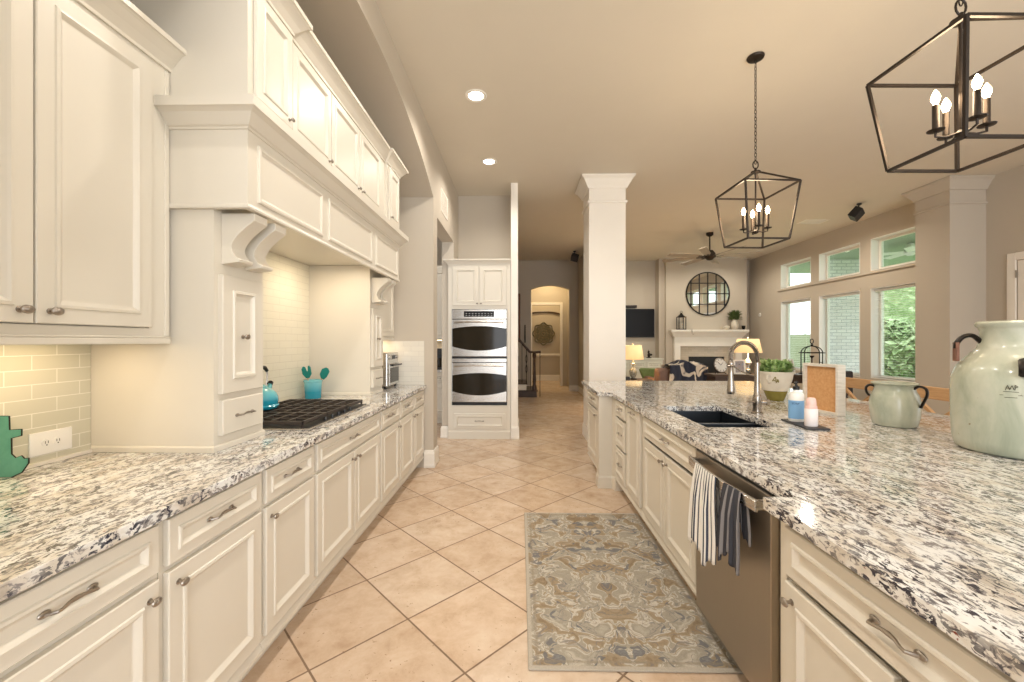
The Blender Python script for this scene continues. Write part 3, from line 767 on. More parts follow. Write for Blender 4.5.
# ------------------------------------------------------------------ upper cabinets, near left
XU = -1.512
uc = thing('upper_cabinet', 'large cream wall cabinet with two doors and crown, top left corner', 'cabinet', (-1.7, 1.3, 1.40)); off = uc.location
mb = MB(); mb.box(XB+0.005, XU-0.018, 0.60, 1.745, 1.42, 2.60)
mb.box(XU-0.018, XU, 0.60, 1.745, 1.42, 1.452); mb.box(XU-0.018, XU, 1.655, 1.745, 1.452, 2.6); mb.box(XU-0.018, XU, 0.60, 0.82, 1.452, 2.6); mb.box(XU-0.018, XU, 0.82, 1.655, 2.535, 2.6)
mb.build('body', M_cab, uc, off)
mb = MB(); mb.box(XB+0.005, XU+0.012, 0.60, 1.748, 1.412, 1.42); mb.box(XU-0.02, XU+0.012, 0.60, 1.748, 1.388, 1.412); mb.box(XB+0.005, XU-0.02, 1.728, 1.748, 1.388, 1.412); mb.box(XU-0.004, XU+0.006, 1.726, 1.748, 1.42, 2.55); mb.build('light_rail', M_cab, uc, off, bevel=0.004)
d1 = front('door', (XU+0.020, 0.825, 1.455), (0, 1, 0), 0.415, 1.075, DOORP, uc, off); knob((XU+0.020, 1.203, 1.495), NX, d1, off, 1.15)
d2 = front('door', (XU+0.020, 1.246, 1.455), (0, 1, 0), 0.402, 1.075, DOORP, uc, off); knob((XU+0.020, 1.283, 1.495), NX, d2, off, 1.15)
CP = [(0, 0), (0.010, 0), (0.012, 0.012), (0.020, 0.022), (0.034, 0.040), (0.058, 0.066), (0.066, 0.072), (0.075, 0.074), (0.075, 0.095), (0, 0.095)]
mb = MB(); mb.sweep([(o, 2.557+z) for o, z in CP], [(XU, 0.60), (XU, 1.748), (XB+0.01, 1.748)])
mb.build('crown_moulding', M_cab, uc, off)

# ------------------------------------------------------------------ range hood surround
XH = -1.17
hd = thing('range_hood', 'deep cream panelled mantel hood with a cornice shelf above the cooktop', 'range hood', (-1.5, 2.9, 1.97)); off = hd.location
Y0, Y1 = 1.752, 3.965
mb = MB()
# body shell: front board, sides, underside set higher
mb.box(XH-0.02, XH, Y0, Y1, 1.972, 2.43); mb.box(XB+0.005, XH-0.02, Y0, Y0+0.02, 1.972, 2.43); mb.box(XB+0.005, XH-0.02, Y1-0.02, Y1, 1.972, 2.43)
mb.build('body', M_cab, hd, off)
MB().box(XB+0.005, XH-0.02, Y0+0.02, Y1-0.02, 2.07, 2.09).build('underside', M_cab, hd, off)
PANP = [(0, -0.004), (0, 0.006), (0.006, 0.010), (0.016, 0.010), (0.022, 0.004), (0.030, 0.0005)]
for a, b in ((1.818, 2.419), (2.495, 3.235), (3.325, 3.90)):
    front('frieze_panel', (XH, a, 2.015), (0, 1, 0), b-a, 0.255, PANP, hd, off)
mb = MB(); mb.sweep([(0, 2.310), (0.006, 2.310), (0.010, 2.318), (0.018, 2.322), (0.050, 2.362), (0.068, 2.372), (0.076, 2.374), (0.076, 2.416), (0, 2.416)], [(XU+0.002, Y0), (XH, Y0), (XH, Y1), (-1.384, Y1)])
mb.box(XB+0.005, XH, Y0+0.001, Y1-0.001, 2.38, 2.418)
mb.build('cornice', M_cab, hd, off)
mb = MB(); mb.sweep([(0, 1.972), (0.006, 1.972), (0.008, 1.980), (0.004, 1.990), (0, 1.992)], [(XU+0.002, Y0), (XH, Y0), (XH, Y1), (-1.384, Y1)]); mb.build('bottom_bead', M_cab, hd, off)
MB().box(-1.34, -1.24, 2.25, 2.45, 2.060, 2.0695).build('hood_light', M_lumin, hd, off); MB().box(-1.34, -1.24, 3.25, 3.45, 2.060, 2.0695).build('hood_light', M_lumin, hd, off)
area('hood_lamp', (-1.55, 2.35, 2.05), 0.2, 2.5, WARM); area('hood_lamp', (-1.55, 3.25, 2.05), 0.2, 2.7, WARM)

# top cabinets above the hood
tc_ = thing('top_cabinet', 'row of small cream cabinets with stepped crown standing on the hood cornice', 'cabinet', (-1.5, 2.9, 2.42)); off = tc_.location
XT = -1.19
mb = MB(); mb.box(XB+0.005, XH, Y0, 2.09, 2.420, 3.0); mb.box(XB+0.005, XH, 3.61, Y1, 2.420, 3.0); mb.box(XB+0.005, XT, 2.09, 3.61, 2.420, 3.0)
mb.build('body', M_cab, tc_, off)
def tdoor(x, a, b, side):
    f = front('door', (x+0.018, a, 2.47), (0, 1, 0), b-a, 0.475, [(0, -0.016)]+DOORP[1:3]+[(i*0.86, d) for i, d in DOORP[3:]], tc_, off)
    knob((x+0.018, b-0.03 if side == 'r' else a+0.03, 2.505), NX, f, off, 0.9)
tdoor(XH, 1.79, 2.072, 'r'); tdoor(XT, 2.11, 2.545, 'r'); tdoor(XT, 2.557, 3.0, 'r'); tdoor(XT, 3.012, 3.455, 'l'); tdoor(XH, 3.635, 3.925, 'l')
CP2 = [(o*1.0, z*1.05) for o, z in CP]
mb = MB(); mb.sweep([(o, 2.965+z) for o, z in CP2], [(XB+0.02, Y0), (XH, Y0), (XH, 2.09), (XT, 2.09), (XT, 3.61), (XH, 3.61), (XH, Y1), (XB+0.02, Y1)]); mb.build('crown_moulding', M_cab, tc_, off)

# towers with corbels
XS = -1.33
def tower(y0, y1, label, zc, flip):
    t = thing('tower_cabinet', label, 'cabinet', (-1.6, (y0+y1)/2, ZC)); off = t.location
    mb = MB(); mb.box(XB+0.005, XS, y0, y1, ZC+0.001, 2.068)
    mb.sweep([(0, ZC+0.001), (0.008, ZC+0.001), (0.008, ZC+0.022), (0.003, ZC+0.028), (0, ZC+0.028)], [(XB+0.01, y0), (XS, y0), (XS, y1), (XB+0.01, y1)])
    mb.build('body', M_cab, t, off)
    P3 = [(0, -0.001), (0, 0.018), (0.003, 0.021), (0.062, 0.021), (0.066, 0.028), (0.076, 0.028), (0.082, 0.018), (0.090, 0.012)]
    f = front('door', (XS, y0+0.028, 1.165), (0, 1, 0), y1-y0-0.056, 0.53, P3, t, off); knob((XS+0.012, (y0+y1)/2+0.0, 1.42), NX, f, off, 1.1)
    f = front('drawer', (XS, y0+0.028, 0.982), (0, 1, 0), y1-y0-0.056, 0.155, [(0, -0.001), (0, 0.017), (0.004, 0.021)], t, off); pull((XS+0.021, (y0+y1)/2, 1.06), NX, 0.125, f, off)
    # corbels: S-shaped bracket in XZ
    def corb(ya, yb):
        pts = [(XS, 1.968), (XS+0.150, 1.968), (XS+0.150, 1.945)]
        for k in range(9):
            a = k/8; pts.append((XS+0.150-0.055*a-0.030*math.sin(a*pi/2), 1.935-0.075*a))
        for k in range(1, 9):
            a = k/8*pi; pts.append((XS+0.065-0.020*math.sin(a)+0.0*a, 1.860-0.085*(k/8)))
        pts += [(XS+0.085, 1.765), (XS+0.080, 1.752), (XS, 1.742)]
        F = frame((0, 0, 0), (1, 0, 0), (0, 0, 1))
        MB().prism(pts, F, -yb, -ya).build('corbel', M_cab, t, off, bevel=0.003)
    w = y1-y0
    corb(y0+0.045, y0+0.045+0.095); corb(y1-0.045-0.095, y1-0.045)
    return t
tower(1.768, 2.11, 'cream panelled pull-out tower with scroll corbels, near side of the cooktop', 0, 0)
tower(3.635, 3.955, 'cream panelled pull-out tower with scroll corbels, far side of the cooktop', 0, 1)

# far upper cabinet
fu = thing('upper_cabinet', 'small cream wall cabinet beyond the far tower above the toaster oven', 'cabinet', (-1.6, 4.3, 1.42)); off = fu.location
mb = MB(); mb.box(XB+0.005, -1.405, 3.975, 4.548, 1.43, 2.60); mb.sweep([(0, 1.405), (0.010, 1.405), (0.010, 1.43), (0, 1.435)], [(-1.405, 4.548), (-1.405, 3.975)][::-1]); mb.build('body', M_cab, fu, off)
f = front('door', (-1.387, 4.0, 1.45), (0, 1, 0), 0.52, 0.80, DOORP, fu, off); knob((-1.387, 4.035, 1.50), NX, f, off)
MB().box(-1.80, -1.55, 4.10, 4.48, 1.418, 1.429).build('shelf_light', M_lumin, fu, off)
area('shelf_lamp', (-1.65, 4.3, 1.41), 0.25, 1.6, WARM, sy=0.4)
MB().box(-1.80, -1.62, 0.85, 1.60, 1.402, 1.4115).build('cabinet_light', M_lumin, uc, uc.location)
area('cabinet_lamp', (-1.70, 1.25, 1.398), 0.12, 1.0, (1.0, 0.76, 0.48), sy=0.8)

# backsplash tiles
tag(MB().box(XB, XB+0.008, 0.56, 1.766, ZC+0.001, 1.386).build('backsplash', M_tileY), 'sage glass subway tile backsplash under the near wall cabinet', 'backsplash')
tag(MB().box(XB, XB+0.008, 2.112, 3.633, ZC+0.001, 2.068).build('backsplash', M_tileA), 'pale glazed subway tile wall behind the cooktop', 'backsplash')
tag(MB().box(XB+0.01, -1.06, 4.543, 4.552, ZC+0.001, 1.40).build('backsplash', M_tileX), 'small pale subway tile panel on the end wall behind the toaster oven', 'backsplash')
tag(MB().box(XB, XB+0.008, 3.957, 4.54, ZC+0.001, 1.40).build('backsplash', M_tileA), 'strip of pale subway tile beside the toaster oven on the long wall', 'backsplash')
mb = MB(); mb.box(XB+0.008, XB+0.020, 0.56, 1.766, ZC+0.001, ZC+0.014); struct(mb.build('trim_8', M_trim))

# ------------------------------------------------------------------ oven tower
ot = thing('oven_cabinet', 'tall cream cabinet housing the double oven at the end of the aisle', 'cabinet', (-0.58, 6.15, 0)); off = ot.location
YF = 5.90
mb = MB(); mb.box(-0.952, -0.135, YF+0.02, 6.405, 0, 2.51)
# face frame around the oven
mb.box(-1.03, -0.978, YF, YF+0.02, 0, 2.51); mb.box(-0.182, -0.135, YF, YF+0.02, 0, 2.51)
mb.box(-0.978, -0.182, YF, YF+0.02, 1.858, 2.51); mb.box(-0.978, -0.182, YF, YF+0.02, 0, 0.478)
mb.box(-1.03, -0.952, YF+0.02, 5.948, 0, 2.51)
mb.build('body', M_cab, ot, off)
mb = MB(); mb.sweep([(o*0.8, 2.490+z*0.8) for o, z in CP], [(-1.03, 5.948), (-1.03, YF), (-0.135, YF)]); mb.build('crown_moulding', M_cab, ot, off)
RY = (1, 0, 0)
f = front('door', (-0.965, YF-0.018, 1.905), RY, 0.378, 0.565, DOORP, ot, off); knob((-0.61, YF-0.018, 1.935), (0, -1, 0), f, off, 0.9)
f = front('door', (-0.580, YF-0.018, 1.905), RY, 0.385, 0.565, DOORP, ot, off); knob((-0.555, YF-0.018, 1.935), (0, -1, 0), f, off, 0.9)
f = front('drawer', (-0.945, YF-0.018, 0.150), RY, 0.735, 0.215, DRAWP, ot, off); pull((-0.58, YF-0.012, 0.258), (0, -1, 0), 0.13, f, off)
mb = MB(); mb.sweep([(0, 0), (0.010, 0), (0.010, 0.10), (0.004, 0.115), (0, 0.118)], [(-1.03, YF), (-0.135, YF)]); mb.build('base_moulding', M_cab, ot, off)

ov = thing('double_oven', 'stainless built-in double wall oven with arched dark glass doors', 'oven', (-0.58, 5.88, 0.48)); off = ov.location
MB().box(-0.974, -0.186, YF-0.004, YF+0.019, 0.482, 1.854).build('housing', M_blackp, ov, off)
Fo = frame((0, YF-0.004, 0), (1, 0, 0), (0, 0, 1))   # local z -> -Y
cp = MB().box(-0.970, -0.190, 1.715, 1.850, 0, 0.018, Fo).build('control_panel', M_steel, ov, off, bevel=0.004)
MB().box(-0.80, -0.37, 1.745, 1.825, 0.018, 0.021, Fo).build('display', M_screen, cp, off)
mb = MB()
for i in range(9):
    for j in range(2): mb.box(-0.775+i*0.045, -0.755+i*0.045, 1.758+j*0.028, 1.768+j*0.028, 0.021, 0.0222, Fo)
mb.build('buttons', mat('button_print', (0.35, 0.35, 0.35), 0.5), cp, off)
def odoor(z0, z1, g0, g1):
    d = MB().box(-0.970, -0.190, z0, z1, 0, 0.030, Fo).build('oven_door', M_steel, ov, off, bevel=0.005)
    pts = []
    for k in range(13):
        s = k/12; x = -0.966+0.772*s; pts.append((x, g1-0.035*(2*s-1)**2))
    for k in range(13):
        s = 1-k/12; x = -0.966+0.772*s; pts.append((x, g0+0.060*(2*s-1)**2))
    MB().prism(pts, Fo, 0.0295, 0.0325).build('oven_glass', M_glassd, d, off)
    mb = MB(); hp = []
    for k in range(13): s = k/12; hp.append((-0.93+0.70*s, z1-0.045+0.010*(1-(2*s-1)**2), 0.062))
    mb.tube(hp, 0.011, 8, Fo)
    for hx in (-0.90, -0.26): mb.tube([(hx, z1-0.042, 0.028), (hx, z1-0.042, 0.062)], 0.009, 8, Fo)
    mb.build('handle', M_steel, d, off)
odoor(1.180, 1.708, 1.262, 1.612)
MB().box(-0.970, -0.190, 1.095, 1.150, 0, 0.022, Fo).build('vent_trim', M_steel, ov, off, bevel=0.004)
odoor(0.530, 1.088, 0.625, 0.945)

# ------------------------------------------------------------------ ceiling fixtures
def can(x, y, label):
    t = thing('recessed_light', label, 'ceiling light', (x, y, CH))
    mb = MB(); mb.lathe([(0.068, 0.0), (0.070, -0.006), (0.095, -0.010), (0.100, -0.004), (0.100, 0.0)], n=28); mb.build('trim_ring', M_trim, t)
    MB().lathe([(0.0001, -0.004), (0.0695, -0.004)], n=28).build('lens', M_can, t)
    spot('downlight', (x, y, CH-0.02), 55, SOFT, 150, 0.07)
can(-0.405, 3.795, 'glowing recessed ceiling light nearer the camera, higher in the picture')
can(-0.39, 5.193, 'glowing recessed ceiling light nearer the double oven, lower in the picture')
for x, y in ((-0.4, 2.4), (-0.4, 1.0), (-0.4, -0.4)):   # the rest of the row, overhead and behind the camera
    t = thing('recessed_light', 'recessed ceiling light of the aisle row above the camera, out of frame', 'ceiling light', (x, y, CH), group='recessed lights above the camera')
    mb = MB(); mb.lathe([(0.068, 0.0), (0.070, -0.006), (0.095, -0.010), (0.100, -0.004), (0.100, 0.0)], n=20); mb.build('trim_ring', M_trim, t)
    MB().lathe([(0.0001, -0.004), (0.0695, -0.004)], n=20).build('lens', M_can, t)
    spot('downlight', (x, y, CH-0.02), 55, SOFT, 150, 0.07)
for x, y in ((3.2, 7.6), (5.2, 7.6), (3.2, 10.2), (5.2, 10.2)):
    spot('living_ceiling_fill', (x, y, CH-0.02), 84, (1.0, 0.91, 0.76), 165, 0.08)  # added fill spots to brighten the living room, no fixtures on this ceiling

def pendant(x, y, rot, label, lit=True):
    t = thing('lantern_pendant', label, 'pendant light', (x, y, CH), rot)
    Z = lambda z: z-CH
    MB().lathe([(0.0001, 0), (0.062, 0), (0.064, -0.006), (0.058, -0.018), (0.02, -0.026), (0.0001, -0.028)], n=24).build('canopy', M_bronze, t)
    # chain
    mb = MB(); z = -0.026; i = 0
    while z > Z(2.83):
        pts = []
        for k in range(10):
            a = 2*pi*k/10; p = (0.0085*math.cos(a), 0, 0.018*math.sin(a)-0.014)
            if i % 2: p = (0, p[0], p[2])
            pts.append((p[0], p[1], p[2]+z))
        mb.tube(pts, 0.0026, 5, closed=True); z -= 0.0285; i += 1
    mb.build('chain', M_bronze, t)
    mb = MB(); zt = Z(2.755); zr = Z(2.80)
    mb.tube([(0.022*math.cos(2*pi*k/12), 0, zr+0.032*math.sin(2*pi*k/12)) for k in range(12)], 0.0045, 6, closed=True)
    mb.lathe([(0.008, 0.02), (0.010, 0.0), (0.035, -0.008), (0.035, -0.018), (0.010, -0.024), (0.006, -0.05)], (0, 0, zt), 16)
    mb.build('hub', M_bronze, t)
    mb = MB(); U = [(-.21, -.21), (.21, -.21), (.21, .21), (-.21, .21)]; Bq = [(-.16, -.16), (.16, -.16), (.16, .16), (-.16, .16)]
    zu, zb = Z(2.60), Z(2.178); w = 0.012
    for k in range(4):
        a, b = U[k], U[(k+1) % 4]; c, d = Bq[k], Bq[(k+1) % 4]
        mb.bar((*a, zu), (*b, zu), w); mb.bar((*c, zb), (*d, zb), w); mb.bar((*a, zu), (*c, zb), w); mb.bar((*a, zu), (0, 0, zt-0.005), w)
    mb.build('cage', M_bronze, t)
    mb = MB(); mb.tube([(0, 0, zt), (0, 0, Z(2.27))], 0.006, 8); mb.lathe([(0.004, 0.0), (0.02, 0.008), (0.024, 0.02), (0.008, 0.035)], (0, 0, Z(2.25)), 14); mb.build('stem', M_bronze, t)
    for k in range(4):
        a = pi/2*k-0.26-rot; cx, cy = 0.085*math.cos(a), 0.085*math.sin(a)
        mb = MB(); mb.tube([(0, 0, Z(2.275)), (cx*0.6, cy*0.6, Z(2.262)), (cx, cy, Z(2.268)), (cx, cy, Z(2.29))], 0.005, 8)
        mb.lathe([(0.006, 0), (0.028, 0.003), (0.030, 0.007), (0.008, 0.009)], (cx, cy, Z(2.288)), 16)
        arm = mb.build('candle_arm', M_bronze, t)
        MB().lathe([(0.0115, 0), (0.0115, 0.105), (0.009, 0.108)], (cx, cy, Z(2.295)), 14).build('candle_sleeve', M_bronze, arm)
        MB().lathe([(0.007, 0), (0.009, 0.008), (0.0145, 0.022), (0.0155, 0.032), (0.011, 0.048), (0.004, 0.062), (0.0005, 0.066)], (cx, cy, Z(2.402)), 14).build('bulb', M_bulb, arm)
    point('pendant_glow', (x, y, 2.44), 17, (1.0, 0.78, 0.52), 0.15)
pendant(1.872, 3.32, math.radians(3.0), 'black cage lantern pendant over the far half of the island')
pendant(1.848, 1.768, math.radians(1.5), 'large black cage lantern pendant cropped by the top right corner')

# living room fan
fan = thing('ceiling_fan', 'dark bronze ceiling fan with pale blades in front of the round mirror', 'ceiling fan', (3.96, 8.7, CH))
mb = MB(); mb.lathe([(0.0001, 0), (0.07, 0), (0.07, -0.05), (0.03, -0.08)], n=20); mb.tube([(0, 0, -0.06), (0, 0, -0.40)], 0.014, 10); mb.build('downrod', M_bronze, fan)
MB().lathe([(0.02, -0.36), (0.06, -0.37), (0.10, -0.42), (0.12, -0.47), (0.12, -0.51), (0.08, -0.54), (0.05, -0.57), (0.0001, -0.58)], n=24).build('motor', M_bronze, fan)
M_blade = wood('pale_fan_blade', (0.24, 0.19, 0.14), (0.36, 0.30, 0.23), 0.4)
for i in range(8):
    a = 2*pi*i/8+0.22; F = Matrix.Rotation(a, 4, 'Z') @ Matrix.Translation((0, 0, -0.495)) @ Matrix.Rotation(math.radians(14), 4, 'X')
    mb = MB(); mb.prism([(0.20, -0.04), (0.30, -0.062), (0.90, -0.075), (0.945, -0.06), (0.95, 0.0), (0.945, 0.06), (0.90, 0.075), (0.30, 0.062), (0.20, 0.04)], F, -0.004, 0.004); bl = mb.build('blade', M_blade, fan)
    mb = MB(); mb.box(0.09, 0.26, -0.02, 0.02, -0.010, -0.004, F); mb.build('blade_bracket', M_bronze, bl)

# speakers, vents
def speaker(x, y, rz, label):
    t = thing('ceiling_speaker', label, 'speaker', (x, y, CH), rz)
    mb = MB(); mb.lathe([(0.035, 0), (0.035, -0.02), (0.012, -0.03)], n=14); mb.tube([(0, 0, -0.02), (0, 0.02, -0.09)], 0.012, 8); mb.build('bracket', M_blackp, t)
    F = Matrix.Translation((0, 0.03, -0.15)) @ Matrix.Rotation(0.6, 4, 'X') @ Matrix.Rotation(0.35, 4, 'Y')
    b = MB().box(-0.09, 0.09, -0.06, 0.06, -0.10, 0.075, F).build('box', M_blackp, t, bevel=0.008)
    MB().box(-0.08, 0.08, -0.064, -0.060, -0.09, 0.065, F).build('grille', M_fabric, b)
speaker(5.575, 6.90, 0.5, 'small black speaker hanging from the ceiling near the transom windows')
speaker(1.37, 10.4, -0.4, 'small black speaker hanging from the ceiling above the hall arch')
def vent(x0, x1, y0, y1, label):
    t = thing('ceiling_vent', label, 'vent', ((x0+x1)/2, (y0+y1)/2, CH)); off = t.location
    mb = MB(); w = 0.025
    mb.box(x0, x1, y0, y0+w, CH-0.008, CH-0.0005); mb.box(x0, x1, y1-w, y1, CH-0.008, CH-0.0005); mb.box(x0, x0+w, y0+w, y1-w, CH-0.008, CH-0.0005); mb.box(x1-w, x1, y0+w, y1-w, CH-0.008, CH-0.0005)
    mb.build('frame', M_trim, t, off)
    mb = MB(); y = y0+w+0.01
    while y < y1-w: mb.box(x0+w, x1-w, y, y+0.012, CH-0.006, CH-0.002); y += 0.024
    mb.build('slats', M_trim, t, off)
vent(5.32, 5.76, 7.78, 8.06, 'rectangular white air vent in the living room ceiling left of the speaker')
rg = thing('wall_grille', 'white return air grille high on the left wall above the pantry opening', 'vent', (XL, 5.2, 3.12)); off = rg.location
Fg = frame((XL, 4.98, 2.98), (0, 1, 0), (0, 0, 1))
mb = MB(); mb.box(0, 0.44, 0, 0.02, 0, 0.008, Fg); mb.box(0, 0.44, 0.26, 0.28, 0, 0.008, Fg); mb.box(0, 0.02, 0.02, 0.26, 0, 0.008, Fg); mb.box(0.42, 0.44, 0.02, 0.26, 0, 0.008, Fg); mb.build('frame', M_trim, rg, off)
mb = MB()
for i in range(9): mb.box(0.02, 0.42, 0.03+i*0.026, 0.042+i*0.026, 0, 0.005, Fg)
mb.build('slats', M_trim, rg, off)
#PART2
# ------------------------------------------------------------------ cooktop
ZT = ZC
ct = thing('gas_cooktop', 'black gas cooktop with heavy cast iron grates set in the left worktop', 'cooktop', (-1.44, 2.62, ZT)); off = ct.location
MB().box(-1.765, -1.135, 2.21, 3.10, ZT+0.0005, ZT+0.010).build('steel_pan', M_steel, ct, off, bevel=0.004)
MB().box(-1.75, -1.155, 2.225, 3.085, ZT+0.010, ZT+0.012).build('burner_deck', M_blackp, ct, off)
for i in range(5):
    bx, by = [(-1.60, 2.34), (-1.30, 2.34), (-1.45, 2.62), (-1.60, 2.91), (-1.30, 2.91)][i]
    b_ = MB().lathe([(0.05, 0.012), (0.05, 0.022), (0.038, 0.024), (0.038, 0.030), (0.0001, 0.032)], (bx, by, ZT), 18).build('burner', M_grate, ct, off)
gz0, gz1 = ZT+0.030, ZT+0.046
for g in range(3):
    y0 = 2.235+g*0.285; y1 = y0+0.282; mb = MB(); x0, x1 = -1.74, -1.185; w = 0.012
    mb.box(x0, x1, y0, y0+w, gz0-0.004, gz1); mb.box(x0, x1, y1-w, y1, gz0-0.004, gz1); mb.box(x0, x0+w, y0, y1, gz0-0.004, gz1); mb.box(x1-w, x1, y0, y1, gz0-0.004, gz1)
    for k in range(1, 6):
        x = x0+(x1-x0)*k/6; mb.box(x-0.006, x+0.006, y0+w, y1-w, gz0, gz1+0.002)
    for k in range(1, 3):
        y = y0+(y1-y0)*k/3; mb.box(x0+w, x1-w, y-0.005, y+0.005, gz0, gz1)
    for fx in (x0+0.006, x1-0.006, (x0+x1)/2):
        for fy in (y0+0.006, y1-0.006): mb.box(fx-0.007, fx+0.007, fy-0.006, fy+0.006, ZT+0.012, gz0)
    mb.build('grate', M_grate, ct, off, bevel=0.002)
for i in range(5):
    MB().lathe([(0.017, 0.010), (0.017, 0.028), (0.014, 0.032), (0.0001, 0.032)], (-1.168, 2.46+i*0.09, ZT-0.001), 14, sx=0.6, sy=0.6).build('control_knob', M_blackp, ct, off)

# kettle
def enamel(name, top, bot, z0, z1):
    m = mat(name, top, 0.15, coat=0.5); n = N(m); tc = n.new('ShaderNodeTexCoord'); sp = n.new('ShaderNodeSeparateXYZ'); n.link(tc.outputs['Object'], sp.inputs[0])
    mr = n.new('ShaderNodeMapRange'); mr.inputs[1].default_value = z0; mr.inputs[2].default_value = z1; n.link(sp.outputs[2], mr.inputs[0])
    n.link(n.ramp(mr.outputs[0], [(0, bot), (0.35, bot), (0.8, top), (1, top)]), n.b.inputs['Base Color']); return m
M_enam = enamel('turquoise_enamel', (0.20, 0.56, 0.62), (0.02, 0.33, 0.47), 0, 0.16)
kt = thing('tea_kettle', 'turquoise enamel tea kettle with a black arched handle on the near grate', 'kettle', (-1.672, 2.62, ZT+0.049), 1.0)
MB().lathe([(0.0001, 0), (0.095, 0), (0.108, 0.010), (0.112, 0.022), (0.104, 0.030), (0.108, 0.05), (0.106, 0.075), (0.092, 0.105), (0.066, 0.128), (0.045, 0.137), (0.0001, 0.138)], n=32).build('body', M_enam, kt)
MB().lathe([(0.047, 0.136), (0.045, 0.145), (0.025, 0.155), (0.008, 0.160), (0.008, 0.172), (0.016, 0.180), (0.014, 0.192), (0.0001, 0.196)], n=20).build('lid', M_enam, kt)
mb = MB(); mb.tube([(0.07, 0.055, 0.095), (0.095, 0.07, 0.13), (0.103, 0.078, 0.150)], [0.022, 0.016, 0.012], 12); mb.build('spout', M_enam, kt)
mb = MB(); mb.tube([(0.098, 0.074, 0.145), (0.110, 0.083, 0.158)], 0.017, 12); mb.build('spout_whistle', M_blackp, kt)
mb = MB(); hp = [(-0.065, -0.04, 0.125), (-0.075, -0.045, 0.19), (-0.05, -0.03, 0.245), (0.0, 0.0, 0.268), (0.045, 0.03, 0.262), (0.066, 0.044, 0.24)]; mb.tube(hp, [0.007, 0.008, 0.012, 0.013, 0.013, 0.011], 10); mb.build('handle', M_blackp, kt)
mb = MB(); mb.tube([(0.066, 0.044, 0.24), (0.068, 0.045, 0.19), (0.055, 0.036, 0.13)], [0.007, 0.005, 0.005], 8); mb.build('handle_bracket', M_pewter, kt)

# crock with cactus-shaped spatulas
cr = thing('utensil_crock', 'turquoise glazed crock in the corner behind the cooktop', 'crock', (-1.755, 3.47, ZT+0.0005))
MB().lathe([(0.0001, 0), (0.060, 0), (0.064, 0.006), (0.070, 0.135), (0.075, 0.140), (0.076, 0.152), (0.070, 0.156), (0.066, 0.150), (0.060, 0.02), (0.0001, 0.016)], n=28).build('body', M_enam, cr)
def spatula(loc, tilt, label, shape):
    t = thing('silicone_spatula', label, 'spatula', loc); F = Matrix.Rotation(tilt, 4, 'Y')
    MB().tube([(0, 0, 0), (0, 0, 0.17)], 0.005, 8, F).build('handle', M_oak, t)
    M2 = F @ frame((0, 0.006, 0.165), (1, 0, 0), (0, 0, 1))
    MB().prism(shape, M2, 0, 0.012).build('blade', M_teal, t, bevel=0.003)
sh1 = [(-0.012, -0.01), (0.016, -0.01), (0.040, 0.020), (0.042, 0.075), (0.030, 0.095), (0.020, 0.085), (0.012, 0.045), (0.004, 0.052), (-0.002, 0.085), (-0.020, 0.095), (-0.036, 0.075), (-0.036, 0.030)]
sh2 = [(-0.010, -0.005), (0.018, -0.01), (0.034, 0.020), (0.040, 0.070), (0.022, 0.092), (0.0, 0.095), (-0.028, 0.070), (-0.030, 0.025)]
spatula((-1.770, 3.47, ZT+0.018), -0.20, 'teal forked silicone spatula leaning left in the turquoise crock', sh1)
spatula((-1.735, 3.47, ZT+0.018), 0.36, 'teal oval silicone spoon leaning right in the turquoise crock', sh2)

# toaster oven
to = thing('toaster_oven', 'stainless countertop toaster oven with glass door beside the end wall', 'toaster oven', (-1.58, 4.29, ZT)); off = to.location
XTf = -1.325
MB().box(-1.76, XTf, 4.10, 4.475, ZT+0.022, ZT+0.365).build('body', M_steel, to, off, bevel=0.012)
for fx in (-1.73, XTf-0.03):
    for fy in (4.125, 4.45): MB().lathe([(0.012, 0.0005), (0.014, 0.022)], (fx, fy, ZT), 12).build('foot', M_blackp, to, off)
Ft = frame((XTf, 4.10, ZT+0.022), (0, 1, 0), (0, 0, 1))
d = MB().box(0.02, 0.355, 0.015, 0.235, 0, 0.016, Ft).build('door', M_steel, to, off, bevel=0.004)
MB().box(0.05, 0.325, 0.04, 0.19, 0.016, 0.018, Ft).build('door_glass', M_glassd, d, off)
mb = MB(); mb.tube([(0.04, 0.215, 0.045), (0.335, 0.215, 0.045)], 0.009, 8, Ft); mb.tube([(0.06, 0.215, 0.012), (0.06, 0.215, 0.045)], 0.006, 6, Ft); mb.tube([(0.315, 0.215, 0.012), (0.315, 0.215, 0.045)], 0.006, 6, Ft); mb.build('handle', M_blackp, d, off)
MB().box(0.12, 0.25, 0.275, 0.315, 0, 0.003, Ft).build('display', M_screen, to, off)
for kx in (0.07, 0.30): MB().lathe([(0.020, 0), (0.018, 0.018), (0.0001, 0.018)], n=16, M=Ft @ Matrix.Translation((kx, 0.295, 0))).build('dial', M_steel, to, off)

